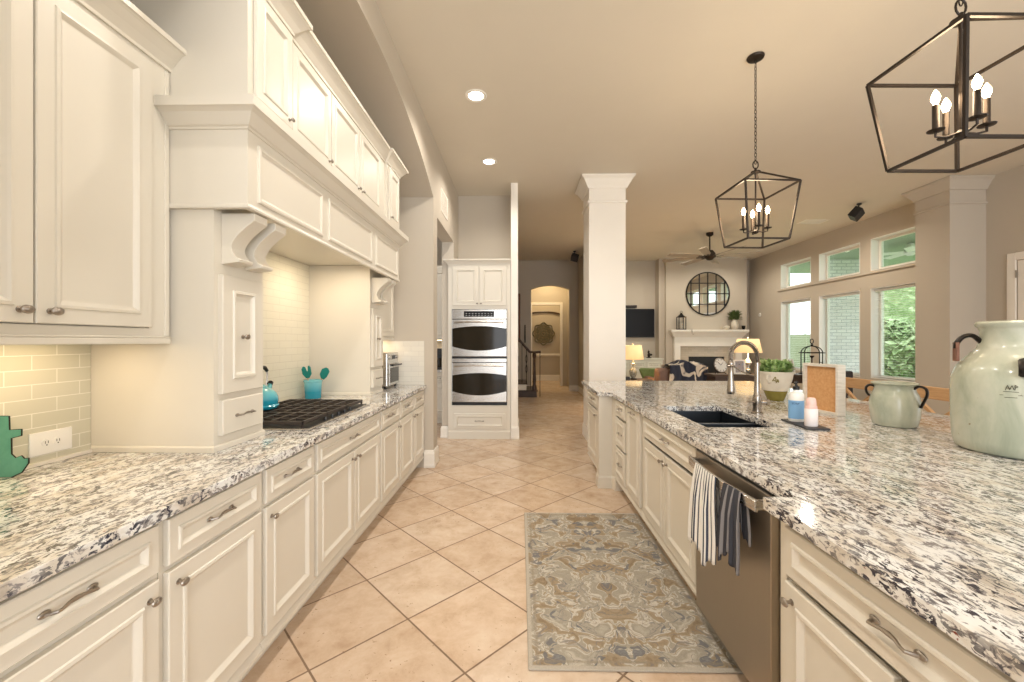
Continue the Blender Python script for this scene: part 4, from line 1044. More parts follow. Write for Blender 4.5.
# outlet plate
op = thing('wall_outlet', 'white double outlet plate on the green tile backsplash', 'outlet', (XB+0.008, 1.61, 0.99)); off = op.location
Fp = frame((XB+0.0085, 1.535, 0.955), (0, 1, 0), (0, 0, 1))
pl = MB().box(0, 0.150, 0, 0.090, 0, 0.007, Fp).build('plate', M_white, op, off, bevel=0.003)
for kx in (0.055, 0.095):
    r_ = MB().lathe([(0.016, 0.0), (0.016, 0.0022), (0.0001, 0.0022)], n=20, M=Fp @ Matrix.Translation((kx, 0.045, 0.007))).build('receptacle', M_white, pl, off)
    mb = MB(); mb.box(kx-0.006, kx-0.004, 0.042, 0.052, 0.0092, 0.0099, Fp); mb.box(kx+0.004, kx+0.006, 0.042, 0.052, 0.0092, 0.0099, Fp); mb.lathe([(0.0025, 0), (0.0025, 0.0006), (0.0001, 0.0006)], n=8, M=Fp @ Matrix.Translation((kx, 0.036, 0.0092))); mb.build('slots', M_blackp, r_, off)

# teal metal cut-out at left edge
tm = thing('metal_cutout', 'teal painted flat metal cutout with dark rim standing at the far left', 'ornament', (-1.815, 1.432, ZT))
q = 1.46/413
rim = [(1, 418), (9, 418), (11, 432), (22, 431.5), (22.5, 437.5), (13.5, 440), (15.5, 456), (20, 460), (25, 458), (28, 461), (31.5, 460.5), (32, 465), (27, 474), (18, 478.5), (4, 478), (-8, 474), (-16, 470), (-22, 474), (-30, 471), (-30, 440), (-20, 437), (-18, 425), (-8, 424)]
sil = [((x-8)*q, (478.5-y)*q) for x, y in rim][::-1]
Fm = frame((-0.03, 0, 0.001), (1, 0.12, 0), (0, 0.10, 1))
MB().prism(sil, Fm, -0.004, 0.004).build('plate', M_tealm, tm)
MB().tube([(x, y, 0.0) for x, y in sil], 0.0028, 6, Fm, closed=True).build('rim', M_bronze, tm)

# ------------------------------------------------------------------ rug
M_rug = mat('patterned_wool_rug', (0.5, 0.46, 0.4), 0.95); n = N(M_rug)
v = n.coord('Object')
sp = n.new('ShaderNodeSeparateXYZ'); n.link(v, sp.inputs[0])
ax = n.math('ABSOLUTE', sp.outputs[0])
cb = n.new('ShaderNodeCombineXYZ'); n.link(ax, cb.inputs[0]); n.link(sp.outputs[1], cb.inputs[1])
w1 = n.new('ShaderNodeTexNoise'); w1.inputs['Scale'].default_value = 7; w1.inputs['Detail'].default_value = 2; n.link(cb.outputs[0], w1.inputs['Vector'])
ma = n.new('ShaderNodeVectorMath'); ma.operation = 'MULTIPLY_ADD'; n.link(w1.outputs['Color'], ma.inputs[0]); ma.inputs[1].default_value = (0.22, 0.22, 0); n.link(cb.outputs[0], ma.inputs[2])
fl = n.noise(ma.outputs[0], 9.5, 5, 0.55, 0.9)
basec = n.ramp(fl, [(0.30, (0.25, 0.185, 0.115)), (0.44, (0.37, 0.29, 0.195)), (0.50, (0.42, 0.375, 0.30)), (0.58, (0.36, 0.325, 0.265)), (0.70, (0.55, 0.50, 0.42))])
ln = n.math('ABSOLUTE', n.math('SUBTRACT', fl, 0.5)); line = n.ramp(ln, [(0.0, (1, 1, 1)), (0.012, (1, 1, 1)), (0.022, (0, 0, 0))])
c = n.mix(line, basec, (0.60, 0.56, 0.49))
fl2 = n.noise(ma.outputs[0], 11, 4, 0.55, 1.1); blue = n.ramp(fl2, [(0.385, (1, 1, 1)), (0.41, (0, 0, 0))])
c = n.mix(n.mix(0.85, (0, 0, 0), blue), c, (0.16, 0.165, 0.18))
fl3 = n.noise(ma.outputs[0], 7.5, 2, 0.5, 1.2); l3 = n.ramp(n.math('ABSOLUTE', n.math('SUBTRACT', fl3, 0.55)), [(0.0, (1, 1, 1)), (0.007, (1, 1, 1)), (0.015, (0, 0, 0))])
c = n.mix(n.mix(0.7, (0, 0, 0), l3), c, (0.22, 0.205, 0.20))
# plain border band (rug is 0.91 x 1.60, local origin at its centre)
bx = n.math('SUBTRACT', 0.455, ax); by = n.math('SUBTRACT', 0.80, n.math('ABSOLUTE', sp.outputs[1])); bd = n.math('MINIMUM', bx, by)
bm_ = n.ramp(bd, [(0.0, (1, 1, 1)), (0.018, (1, 1, 1)), (0.022, (0, 0, 0))])
c = n.mix(bm_, c, (0.49, 0.44, 0.37))
bl_ = n.ramp(n.math('ABSOLUTE', n.math('SUBTRACT', bd, 0.042)), [(0.0, (1, 1, 1)), (0.006, (1, 1, 1)), (0.009, (0, 0, 0))])
c = n.mix(n.mix(0.55, (0, 0, 0), bl_), c, (0.30, 0.25, 0.185))
fine = n.noise(v, 150, 3, 0.7); c = n.mix(0.35, c, n.ramp(fine, [(0.3, (0.6, 0.6, 0.6)), (0.7, (1.2, 1.2, 1.2))]), 'MULTIPLY')
n.link(c, n.b.inputs['Base Color']); n.bump(fine, 0.6, 0.004)
rug = MB().box(-0.455, 0.455, -0.80, 0.80, 0.0008, 0.011).build('area_rug', M_rug, bevel=0.005)
rug.location = (0.49, 2.552, 0); tag(rug, 'faded taupe and blue-grey patterned rug on the tiles beside the sink', 'rug')

# ------------------------------------------------------------------ things on the island
M_glaze = mat('pale_celadon_glaze', (0.5, 0.53, 0.44), 0.22, coat=0.4); n = N(M_glaze); v = n.coord('Object', (1, 1, 0.5))
f = n.noise(v, 7, 5, 0.6, 0.6); c = n.ramp(f, [(0.30, (0.33, 0.37, 0.285)), (0.5, (0.475, 0.50, 0.40)), (0.7, (0.57, 0.58, 0.485))])
sp = n.ramp(n.noise(n.coord('Object'), 38, 4, 0.6), [(0.28, (1, 1, 1)), (0.33, (0, 0, 0))]); pt = n.ramp(n.noise(v, 9, 2), [(0.52, (0, 0, 0)), (0.64, (1, 1, 1))])
c = n.mix(n.mix(1.0, sp, pt, 'MULTIPLY'), c, (0.25, 0.19, 0.12)); n.link(c, n.b.inputs['Base Color']); n.bump(f, 0.15, 0.01)
M_strap = mat('black_iron_strap', (0.02, 0.016, 0.014), 0.35, 0.5)
M_rust = noisy('rusty_tag', [(0.3, (0.14, 0.06, 0.035)), (0.7, (0.24, 0.11, 0.07))], 20, 0.7)

bj = thing('ceramic_jar', 'huge pale green glazed crock jar in the right foreground on the island', 'jar', (2.19, 1.84, ZT+0.0005))
MB().lathe([(0.0001, 0), (0.195, 0), (0.208, 0.010), (0.216, 0.05), (0.220, 0.14), (0.222, 0.27), (0.217, 0.325), (0.200, 0.375), (0.165, 0.420), (0.138, 0.452), (0.128, 0.49), (0.128, 0.53), (0.134, 0.545), (0.142, 0.552), (0.144, 0.563), (0.138, 0.571), (0.124, 0.572), (0.118, 0.56), (0.116, 0.50), (0.150, 0.42), (0.200, 0.34), (0.200, 0.05), (0.0001, 0.03)], n=56).build('body', M_glaze, bj)
def jar_handle(par, ang, pts, w, mt, name='handle'):
    Fh = Matrix.Rotation(ang, 4, 'Z')
    return MB().tube([(p[0], 0, p[1]) for p in pts], w*0.5, 10, Fh, flat=1.9).build(name, mt, par)
def smooth(pts, n=5):
    out = []
    for i in range(len(pts)-1):
        p0 = Vector(pts[max(0, i-1)]); p1 = Vector(pts[i]); p2 = Vector(pts[i+1]); p3 = Vector(pts[min(len(pts)-1, i+2)])
        for k in range(n):
            t = k/n; out.append(tuple(0.5*((2*p1)+(-p0+p2)*t+(2*p0-5*p1+4*p2-p3)*t*t+(-p0+3*p1-3*p2+p3)*t**3)))
    return out+[tuple(pts[-1])]
BP = smooth([(0.122, 0.475), (0.150, 0.508), (0.180, 0.505), (0.200, 0.478), (0.205, 0.45)])
h_ = jar_handle(bj, math.radians(146), BP, 0.020, M_strap)
MB().box(0.199, 0.209, -0.030, 0.030, 0.392, 0.478, Matrix.Rotation(math.radians(146), 4, 'Z')).build('strap_plate', M_rust, h_)
jar_handle(bj, math.radians(-137), smooth([(0.190, 0.405), (0.205, 0.398), (0.228, 0.385), (0.236, 0.365), (0.226, 0.345)]), 0.026, M_strap)
# stamped mark
mb = MB(); Fk = Matrix.Rotation(math.radians(-148.5), 4, 'Z') @ Matrix.Translation((0, 0, 0.015))
for (a0, z0, a1, z1) in ((-0.020, 0.262, 0.022, 0.262), (-0.030, 0.247, 0.032, 0.249), (-0.016, 0.238, 0.018, 0.239), (-0.014, 0.268, -0.008, 0.288), (-0.008, 0.288, -0.002, 0.270), (-0.002, 0.270, 0.004, 0.288), (0.004, 0.288, 0.010, 0.270), (0.012, 0.270, 0.012, 0.290), (0.012, 0.290, 0.020, 0.284), (0.020, 0.284, 0.012, 0.278)):
    mb.tube([(math.sqrt(0.2222**2-a0*a0), a0, z0), (math.sqrt(0.2222**2-a1*a1), a1, z1)], 0.0011, 4, Fk)
mb.build('stamped_mark', M_bronze, bj)

sj = thing('ceramic_jar', 'squat pale green glazed pot with dark handles in the middle of the island', 'jar', (2.149, 2.412, ZT+0.0005))
MB().lathe([(0.0001, 0), (0.088, 0), (0.098, 0.008), (0.107, 0.05), (0.112, 0.10), (0.112, 0.145), (0.104, 0.178), (0.094, 0.198), (0.090, 0.215), (0.094, 0.232), (0.104, 0.238), (0.106, 0.244), (0.098, 0.248), (0.088, 0.244), (0.082, 0.22), (0.098, 0.15), (0.090, 0.02), (0.0001, 0.012)], n=44).build('body', M_glaze, sj)
jar_handle(sj, math.radians(150), smooth([(0.090, 0.222), (0.110, 0.228), (0.126, 0.212), (0.124, 0.185), (0.112, 0.165)]), 0.013, M_strap)
jar_handle(sj, math.radians(-66), smooth([(0.088, 0.218), (0.110, 0.234), (0.138, 0.222), (0.142, 0.190), (0.128, 0.150), (0.116, 0.118)]), 0.013, M_strap)

# easel-back shadow box with cork board
sb = thing('shadow_box_frame', 'whitewashed wooden box frame with a cork face standing on the island', 'frame', (2.022, 2.83, ZT+0.0005))
rz = math.atan2(0.043, -0.27)
Fs = frame((-0.022, 0.135, 0), (0.043, -0.27, 0), (0, 0, 1)); Wd = 0.273; Hh = 0.330
mb = MB(); t_ = 0.018
mb.box(0, Wd, 0, t_, -0.058, 0, Fs); mb.box(0, Wd, Hh-t_, Hh, -0.058, 0, Fs); mb.box(0, t_, t_, Hh-t_, -0.058, 0, Fs); mb.box(Wd-t_, Wd, t_, Hh-t_, -0.058, 0, Fs)
mb.build('frame', M_wash, sb, bevel=0.0015)
MB().box(t_, Wd-t_, t_, Hh-t_, -0.05, -0.022, Fs).build('cork_face', M_cork, sb)
mb = MB(); mb.tube([(Wd/2-0.014, Hh+0.001, -0.012), (Wd/2-0.006, Hh+0.010, -0.012), (Wd/2+0.006, Hh+0.010, -0.012), (Wd/2+0.014, Hh+0.001, -0.012)], 0.0025, 6, Fs); mb.build('hanger', M_bronze, sb)

# planter
M_cream = noisy('cream_glazed_pot', [(0.3, (0.62, 0.56, 0.46)), (0.7, (0.74, 0.68, 0.58))], 10, 0.3)
M_olive = noisy('olive_glaze', [(0.3, (0.17, 0.14, 0.025)), (0.7, (0.25, 0.21, 0.045))], 10, 0.25)
M_plant = noisy('succulent_leaves', [(0.35, (0.07, 0.15, 0.035)), (0.5, (0.22, 0.34, 0.10)), (0.65, (0.50, 0.60, 0.30))], 26, 0.6)
pt_ = thing('potted_plant', 'leafy green plant in a cream and olive pot beside the faucet on the island', 'potted plant', (2.09, 3.42, ZT+0.0005))
bw = MB().lathe([(0.085, 0.080), (0.102, 0.125), (0.116, 0.175), (0.123, 0.215), (0.132, 0.228), (0.132, 0.236), (0.124, 0.238), (0.112, 0.215), (0.090, 0.12), (0.085, 0.09)], n=40).build('bowl', M_cream, pt_)
MB().lathe([(0.0001, 0), (0.055, 0), (0.060, 0.006), (0.074, 0.045), (0.0865, 0.081), (0.08, 0.085), (0.0001, 0.085)], n=40).build('base', M_olive, pt_)
mb = MB(); Fk = Matrix.Rotation(math.atan2(-3.38, -2.12), 4, 'Z')
for (a0, z0, a1, z1) in ((-0.020, 0.165, 0.0, 0.200), (0.0, 0.200, 0.006, 0.175), (0.006, 0.175, -0.012, 0.168), (0.004, 0.150, 0.018, 0.182), (0.018, 0.182, 0.022, 0.155), (-0.002, 0.160, 0.026, 0.168)):
    mb.tube([(0.1235*0.985-0.0+(z0-0.175)*0.2, a0, z0), (0.1235*0.985+(z1-0.175)*0.2, a1, z1)], 0.0028, 5, Fk)
mb.build('painted_mark', M_olive, bw)
for sg in (1, -1):
    Fh = Matrix.Rotation(0.65+(0 if sg > 0 else pi), 4, 'Z')
    MB().tube([(0.118, 0, 0.205), (0.150, 0, 0.212), (0.156, 0, 0.185), (0.138, 0, 0.155), (0.108, 0, 0.150)], 0.006, 8, Fh).build('handle', M_cream, pt_)
def foliage(parent, c, R, H, nl, L, seed, m, name='foliage', up=0.5, wid=0.22):
    rnd = random.Random(seed); mb = MB()
    for i in range(nl):
        a = rnd.uniform(0, 2*pi); rr = R*math.sqrt(rnd.random())*0.45; p = Vector((c[0]+rr*math.cos(a), c[1]+rr*math.sin(a), c[2]+rnd.uniform(0, H*0.55)))
        d = Vector((math.cos(a)*rnd.uniform(0.3, 1), math.sin(a)*rnd.uniform(0.3, 1), rnd.uniform(0.05, up*2))).normalized(); w = d.cross(Vector((0, 0, 1))).normalized(); nn = w.cross(d)
        l = L*rnd.uniform(0.6, 1.15); wd = l*wid
        P = [p, p+d*l*0.35+w*wd+nn*0.004, p+d*l*0.75+w*wd*0.7-Vector((0, 0, l*0.05)), p+d*l-Vector((0, 0, l*0.18)), p+d*l*0.75-w*wd*0.7-Vector((0, 0, l*0.05)), p+d*l*0.35-w*wd+nn*0.004, p+d*l*0.5-nn*0.006]
        mb.add(P, [(0, 1, 6), (1, 2, 6), (2, 3, 6), (3, 4, 6), (4, 5, 6), (5, 0, 6)])
    return mb.build(name, m, parent, recalc=False)
foliage(pt_, (0, 0, 0.21), 0.22, 0.15, 620, 0.062, 4, M_plant, 'foliage', 1.3, 0.24)
MB().lathe([(0.0001, 0.20), (0.113, 0.205), (0.113, 0.215), (0.0001, 0.222)], n=24).build('soil', M_dwood, pt_)

# soap tray and bottles
tr = thing('slate_tray', 'small black slate tray holding soap bottles beside the faucet', 'tray', (1.640, 2.415, ZT))
MB().box(-0.060, 0.060, -0.14, 0.14, 0.0005, 0.009, Matrix.Rotation(-0.12, 4, 'Z')).build('slab', mat('slate', (0.035, 0.035, 0.038), 0.5), tr, bevel=0.002)
b1 = thing('soap_bottle', 'white pump bottle with a blue label standing on the slate tray', 'bottle', (1.640, 2.485, ZT+0.0095))
MB().lathe([(0.0001, 0), (0.038, 0), (0.041, 0.004), (0.041, 0.155), (0.036, 0.168), (0.016, 0.176), (0.015, 0.19), (0.0001, 0.19)], n=28, sy=0.85).build('body', M_white, b1)
M_lab = mat('blue_label', (0.22, 0.44, 0.72), 0.4)
lb = MB().lathe([(0.0415, 0.018), (0.0415, 0.125)], n=28, sy=0.86, cap=False).build('label', M_lab, b1, recalc=False)
def text(s, size, m, parent, M, ext=0.0004):
    cu = bpy.data.curves.new('lettering', 'FONT'); cu.body = s; cu.size = size; cu.extrude = ext; cu.align_x = 'CENTER'; cu.align_y = 'CENTER'
    o = bpy.data.objects.new('lettering', cu); bpy.context.scene.collection.objects.link(o)
    bpy.context.view_layer.update(); dg = bpy.context.evaluated_depsgraph_get(); me = bpy.data.meshes.new_from_object(o.evaluated_get(dg))
    bpy.data.objects.remove(o, do_unlink=True); me.materials.clear(); me.materials.append(m)
    for v_ in me.vertices: v_.co = M @ v_.co
    q = bpy.data.objects.new('lettering', me); COL.objects.link(q); q.parent = parent; return q
ang = math.atan2(-2.455, -1.663)
Ff = lambda z: frame((0.0428*math.cos(ang), 0.0368*math.sin(ang), z), (-math.sin(ang), math.cos(ang), 0), (0, 0, 1))
text('SOAP', 0.015, mat('label_ink', (0.03, 0.07, 0.20), 0.5), lb, Ff(0.108))
mb = MB(); mb.lathe([(0.017, 0.186), (0.018, 0.205), (0.008, 0.210), (0.005, 0.222), (0.010, 0.226), (0.010, 0.236), (0.0001, 0.238)], n=16); mb.tube([(0, 0, 0.232), (-0.02, -0.02, 0.232), (-0.030, -0.032, 0.226)], 0.0045, 8); mb.build('pump', M_blackp, b1)
b2 = thing('soap_bottle', 'smaller white and pink bottle in front of the blue labelled one on the tray', 'bottle', (1.630, 2.345, ZT+0.0095))
M_pink = mat('pale_pink_plastic', (0.78, 0.52, 0.46), 0.25); M_pw = mat('pinkish_white_label', (0.84, 0.76, 0.74), 0.4)
MB().lathe([(0.0001, 0), (0.031, 0), (0.034, 0.004), (0.034, 0.092), (0.031, 0.098)], n=24, sy=0.8).build('body', M_pw, b2)
MB().lathe([(0.031, 0.0985), (0.031, 0.112), (0.026, 0.116), (0.027, 0.125), (0.024, 0.150), (0.018, 0.158), (0.0001, 0.160)], n=24, sy=0.8).build('pump_cap', M_pink, b2)

# bar stools
def stool():
    t = thing('bar_stool', 'light oak counter stool with crossed back, showing between the cork frame and squat pot', 'stool', (2.80, 3.69, 0), 0, None)
    MB().box(-0.20, 0.19, -0.21, 0.21, 0.635, 0.672).build('seat', M_oak, t, bevel=0.012)
    for lx, ly in ((-0.17, -0.18), (-0.17, 0.18)): MB().bar((lx*1.12, ly*1.1, 0.0), (lx, ly, 0.640), 0.036).build('leg', M_oak, t, bevel=0.003)
    for ly in (-0.19, 0.19): MB().bar((0.20, ly*1.05, 0.0), (0.17, ly, 0.64), 0.036).build('leg', M_oak, t, bevel=0.003)
    for ly in (-0.195, 0.195): MB().bar((0.172, ly, 0.66), (0.198, ly, 1.00), 0.032).build('back_post', M_oak, t, bevel=0.003)
    mb = MB(); mb.box(0.178, 0.204, -0.228, 0.228, 0.978, 1.068); mb.build('back_rail', M_oak, t, bevel=0.006)
    mb = MB(); mb.bar((0.176, -0.185, 0.70), (0.196, 0.185, 0.975), 0.024); mb.bar((0.190, 0.185, 0.70), (0.182, -0.185, 0.975), 0.024); mb.build('cross_brace', M_oak, t, bevel=0.002)
    mb = MB(); 
    for ly in (-0.195, 0.195): mb.bar((-0.18, ly, 0.30), (0.185, ly, 0.30), 0.024)
    mb.bar((-0.185, -0.19, 0.22), (-0.185, 0.19, 0.22), 0.026); mb.build('stretcher', M_oak, t)
    return t
st = stool()
s2 = copy_tree(st); s2.location = (2.80, 3.00, 0); s2['label'] = 'light oak counter stool with crossed back, between the squat pot and huge jar'
for o_ in (st, s2): o_['group'] = 'oak stools along the far side of the island'

# ------------------------------------------------------------------ living room
# fireplace
fp = thing('fireplace', 'white classical fireplace mantel with tile surround under the round mirror', 'fireplace', (5.06, 11.30, 0)); off = fp.location
yb = 11.298
MB().box(4.02, 6.07, 11.05, yb, 1.655, 1.70).build('mantel_shelf', M_trim, fp, off, bevel=0.006)
mb = MB(); mb.sweep([(0, 1.50), (0.01, 1.50), (0.03, 1.53), (0.06, 1.57), (0.10, 1.62), (0.12, 1.64), (0.12, 1.655), (0, 1.655)], [(4.15, yb), (4.15, 11.18), (5.95, 11.18), (5.95, yb)]); mb.build('bed_moulding', M_trim, fp, off)
mb = MB(); mb.box(4.15, 5.95, 11.18, yb, 1.26, 1.655); mb.build('frieze', M_trim, fp, off, bevel=0.003)
for a, b in ((4.15, 4.31), (5.79, 5.95)): MB().box(a, b, 11.18, yb, 0, 1.26).build('pilaster', M_trim, fp, off, bevel=0.004)
M_stile = tile_mat('hearth_tile', (0.50, 0.43, 0.34), (0.57, 0.49, 0.39), (0.40, 0.34, 0.27), 0)
mb = MB(); mb.box(4.31, 4.55, 11.24, yb, 0, 1.26); mb.box(5.51, 5.79, 11.24, yb, 0, 1.26); mb.box(4.55, 5.51, 11.24, yb, 0.98, 1.26); mb.build('tile_surround', M_stile, fp, off)
MB().box(4.55, 5.51, 11.27, yb, 0.0, 0.98).build('firebox', M_blackp, fp, off)
# mirror
mi = thing('round_mirror', 'large round black-framed windowpane mirror above the mantel', 'mirror', (5.085, 11.298, 2.68))
Fm = frame((0, 0, 0), (1, 0, 0), (0, 0, 1)); Rm = 0.585
MB().lathe([(0.0001, 0.006), (Rm-0.01, 0.006)], n=56, M=Fm).build('glass', M_mirror, mi)
MB().lathe([(Rm-0.022, 0.001), (Rm-0.022, 0.030), (Rm, 0.034), (Rm+0.008, 0.02), (Rm+0.008, 0.001)], n=56, M=Fm).build('frame', M_black, mi)
mb = MB()
for k in range(-2, 3):
    x = (k)*0.234 if False else (k+0.0)*0.225
    h = math.sqrt(max(0, (Rm-0.02)**2-x*x)); mb.box(x-0.011, x+0.011, -h, h, 0.004, 0.024, Fm)
for k in (-1.0, 0.0, 1.0):
    y = k*0.285; h = math.sqrt((Rm-0.02)**2-y*y); mb.box(-h, h, y-0.011, y+0.011, 0.004, 0.025, Fm)
mb.build('muntins', M_black, mi)
# mantel things
ln_ = thing('lantern', 'black metal and glass lantern on the left of the mantel shelf', 'lantern', (4.32, 11.15, 1.7005))
mb = MB(); mb.box(-0.10, 0.10, -0.09, 0.09, 0, 0.025); mb.box(-0.10, 0.10, -0.09, 0.09, 0.33, 0.35)
for sx in (-1, 1):
    for sy in (-1, 1): mb.box(sx*0.09-0.008, sx*0.09+0.008, sy*0.08-0.008, sy*0.08+0.008, 0.025, 0.33)
mb.tube([(-0.008, -0.085, 0.03), (-0.008, -0.085, 0.33)], 0.006, 5); mb.build('body', M_black, ln_)
MB().lathe([(0.10, 0.35), (0.05, 0.40), (0.025, 0.43), (0.03, 0.45), (0.0001, 0.455)], n=4 if False else 16).build('roof', M_black, ln_)
MB().tube([(0.03*math.cos(2*pi*k/12), 0, 0.475+0.028*math.sin(2*pi*k/12)) for k in range(12)], 0.005, 5, closed=True).build('ring', M_black, ln_)
MB().lathe([(0.035, 0.026), (0.035, 0.18), (0.0001, 0.18)], n=14).build('candle', M_cream, ln_)
orn = thing('hanging_ornament', 'small pewter hook ornament hanging over the mantel edge beside the lantern', 'ornament', (4.56, 11.045, 1.66))
mb = MB(); mb.box(-0.03, 0.03, -0.001, 0.012, 0.045, 0.051); mb.tube([(0, -0.004, 0.05), (0, -0.008, 0.0), (0.0, -0.015, -0.06), (0.025, -0.015, -0.09), (0.045, -0.015, -0.06)], 0.008, 8); mb.build('hook', M_pewter, orn)
vs_ = thing('vase', 'tall white vase holding dark green sprigs at the right of the mantel', 'vase', (5.72, 11.12, 1.7005))
MB().lathe([(0.0001, 0), (0.055, 0), (0.085, 0.05), (0.095, 0.12), (0.085, 0.19), (0.055, 0.24), (0.050, 0.26), (0.04, 0.26), (0.0001, 0.255)], n=28).build('body', M_cream, vs_)
M_sprig = noisy('dark_sprig_leaves', [(0.3, (0.045, 0.075, 0.02)), (0.7, (0.11, 0.16, 0.045))], 20, 0.8)
foliage(vs_, (0, 0, 0.25), 0.20, 0.30, 300, 0.15, 9, M_sprig, 'sprigs', 1.6, 0.11)
sv = thing('ceramic_shell', 'small cream ceramic shell ornament left of the tall white vase', 'ornament', (5.52, 11.15, 1.7005))
mb = MB(); mb.ellip((0, 0, 0.055), 0.085, 0.05, 0.055, 18, 10)
for k in range(7):
    a = -0.9+k*0.3; mb.tube([(0, 0, 0.01), (0.07*math.sin(a), -0.045, 0.05+0.03*math.cos(a)), (0.085*math.sin(a), -0.02, 0.055+0.055*math.cos(a))], 0.007, 6)
mb.build('shell', M_cream, sv)
cv = thing('candle_cup', 'small black candle cup at the right end of the mantel', 'candle holder', (5.97, 11.15, 1.7005))
MB().lathe([(0.0001, 0), (0.045, 0), (0.03, 0.015), (0.045, 0.05), (0.05, 0.11), (0.042, 0.11), (0.0001, 0.06)], n=18).build('cup', M_black, cv)
th = thing('wall_thermostat', 'small white round sensor on the tan wall right of the chimney breast', 'thermostat', (XW, 11.18, 2.10))
Fx = frame((0, 0, 0), (0, -1, 0), (0, 0, 1))
MB().lathe([(0.05, 0.0), (0.05, 0.012), (0.042, 0.020), (0.0001, 0.024)], n=24, M=Fx).build('housing', M_white, th)
MB().lathe([(0.012, 0.0235), (0.010, 0.028), (0.0001, 0.028)], n=12, M=Fx).build('lens', M_blackp, th)

# TV wall
tv = thing('television', 'wall-mounted black flat television partly behind the white column', 'television', (3.07, 11.69, 1.5))
MB().box(-0.69, 0.69, -0.07, -0.02, 0.0, 0.80).build('bezel', M_blackp, tv, bevel=0.006)
MB().box(-0.675, 0.675, -0.072, -0.0695, 0.02, 0.785).build('screen', M_screen, tv)
MB().box(-0.2, 0.2, -0.02, 0.008, 0.2, 0.6).build('wall_mount', M_blackp, tv)
cs = thing('sound_bar', 'small black speaker bar on the wall just above the television', 'speaker', (2.95, 11.69, 2.33))
MB().box(-0.35, 0.32, -0.09, 0.009, 0, 0.07).build('cabinet', M_blackp, cs, bevel=0.01)
MB().box(-0.33, 0.30, -0.094, -0.09, 0.01, 0.06).build('grille', M_fabric, cs)
wc = thing('media_cabinet', 'pale painted media cabinet with small drawers below the television', 'cabinet', (3.0, 11.35, 0)); off = wc.location
M_palec = painted('pale_grey_green_paint', (0.66, 0.66, 0.57), 0.5)
MB().box(2.0, 3.82, 11.12, 11.695, 0.0, 0.90).build('body', M_palec, wc, off, bevel=0.004)
MB().box(1.98, 3.84, 11.09, 11.696, 0.90, 0.935).build('top', M_palec, wc, off, bevel=0.006)
for i in range(4):
    x0 = 2.04+i*0.447; f = front('drawer', (x0, 11.105, 0.66), RY, 0.425, 0.20, DRAWP, wc, off, M_palec); pull((x0+0.21, 11.108, 0.76), (0, -1, 0), 0.2, f, off, M_pewter)
    front('door', (x0, 11.105, 0.10), RY, 0.425, 0.54, DOORP, wc, off, M_palec)
fg = thing('figurine', 'small dark figurine on the pale media cabinet right of the television', 'figurine', (3.52, 11.35, 0.9355))
mb = MB(); mb.lathe([(0.0001, 0), (0.07, 0), (0.07, 0.015), (0.03, 0.03), (0.045, 0.08), (0.03, 0.13), (0.015, 0.15), (0.022, 0.18), (0.0001, 0.205)], n=16); mb.ellip((0.05, 0, 0.09), 0.045, 0.03, 0.03, 12, 8); mb.tube([(0.02, 0, 0.10), (-0.03, 0, 0.16), (-0.01, 0, 0.23)], [0.02, 0.012, 0.004], 8); mb.build('figure', M_bronze, fg)

def lamp(x, y, z, h, sr0, sr1, sh, label, style):
    t = thing('table_lamp', label, 'lamp', (x, y, z)); zs = h-sh
    mb = MB(); mb.lathe([(sr0, zs), (sr1, h)], n=32, cap=False); o = mb.build('lamp_shade', M_shade, t, recalc=False); sd = o.modifiers.new('thick', 'SOLIDIFY'); sd.thickness = 0.004
    MB().lathe([(0.0001, 0), (0.075, 0), (0.078, 0.015), (0.05, 0.022), (0.0001, 0.022)], n=24).build('foot', M_bronze, t)
    if style: prof = [(0.02, 0.022), (0.055, 0.07), (0.020, 0.11), (0.015, 0.13), (0.075, 0.21), (0.015, 0.30), (0.012, zs+0.02)]
    else: prof = [(0.03, 0.022), (0.065, 0.09), (0.075, 0.16), (0.03, 0.24), (0.02, 0.28), (0.035, 0.31), (0.012, 0.33), (0.012, zs+0.02)]
    MB().lathe(prof, n=8 if style else 20, smooth=not style).build('stem', M_crys if style else M_mottle, t)
    mb = MB(); mb.tube([(0, 0, zs), (0, 0, h+0.015)], 0.004, 6); mb.ellip((0, 0, h+0.028), 0.014, 0.014, 0.018, 10, 8); mb.build('finial', M_nickel, t)
    point('lamp_glow', (x, y, z+zs+sh*0.5), 22, (1.0, 0.72, 0.42), 0.05)
    return t
M_crys = mat('clear_crystal', (0.80, 0.82, 0.80), 0.08, 0.6); M_mottle = noisy('mottled_mercury_glass', [(0.3, (0.12, 0.11, 0.06)), (0.7, (0.60, 0.58, 0.50))], 25, 0.15)
et = thing('end_table', 'dark wood end table carrying the left lamp behind the island', 'table', (2.30, 8.3, 0))
MB().box(-0.32, 0.32, -0.26, 0.26, 0.60, 0.635).build('table_top', M_dwood, et, bevel=0.005)
for sx in (-1, 1):
    for sy in (-1, 1): MB().box(sx*0.29-0.022, sx*0.29+0.022, sy*0.23-0.022, sy*0.23+0.022, 0, 0.60).build('leg', M_dwood, et)
MB().box(-0.27, 0.27, -0.21, 0.21, 0.20, 0.22).build('shelf', M_dwood, et)
bk = MB().box(2.02, 2.15, 8.12, 8.34, 0.6355, 0.70).build('stacked_box', M_blackp, bevel=0.004); tag(bk, 'small dark box lying on the end table left of the lamp', 'box')
lamp(2.26, 8.3, 0.6355, 0.68, 0.205, 0.165, 0.28, 'lit table lamp with cream drum shade on the end table next to the column', 0)

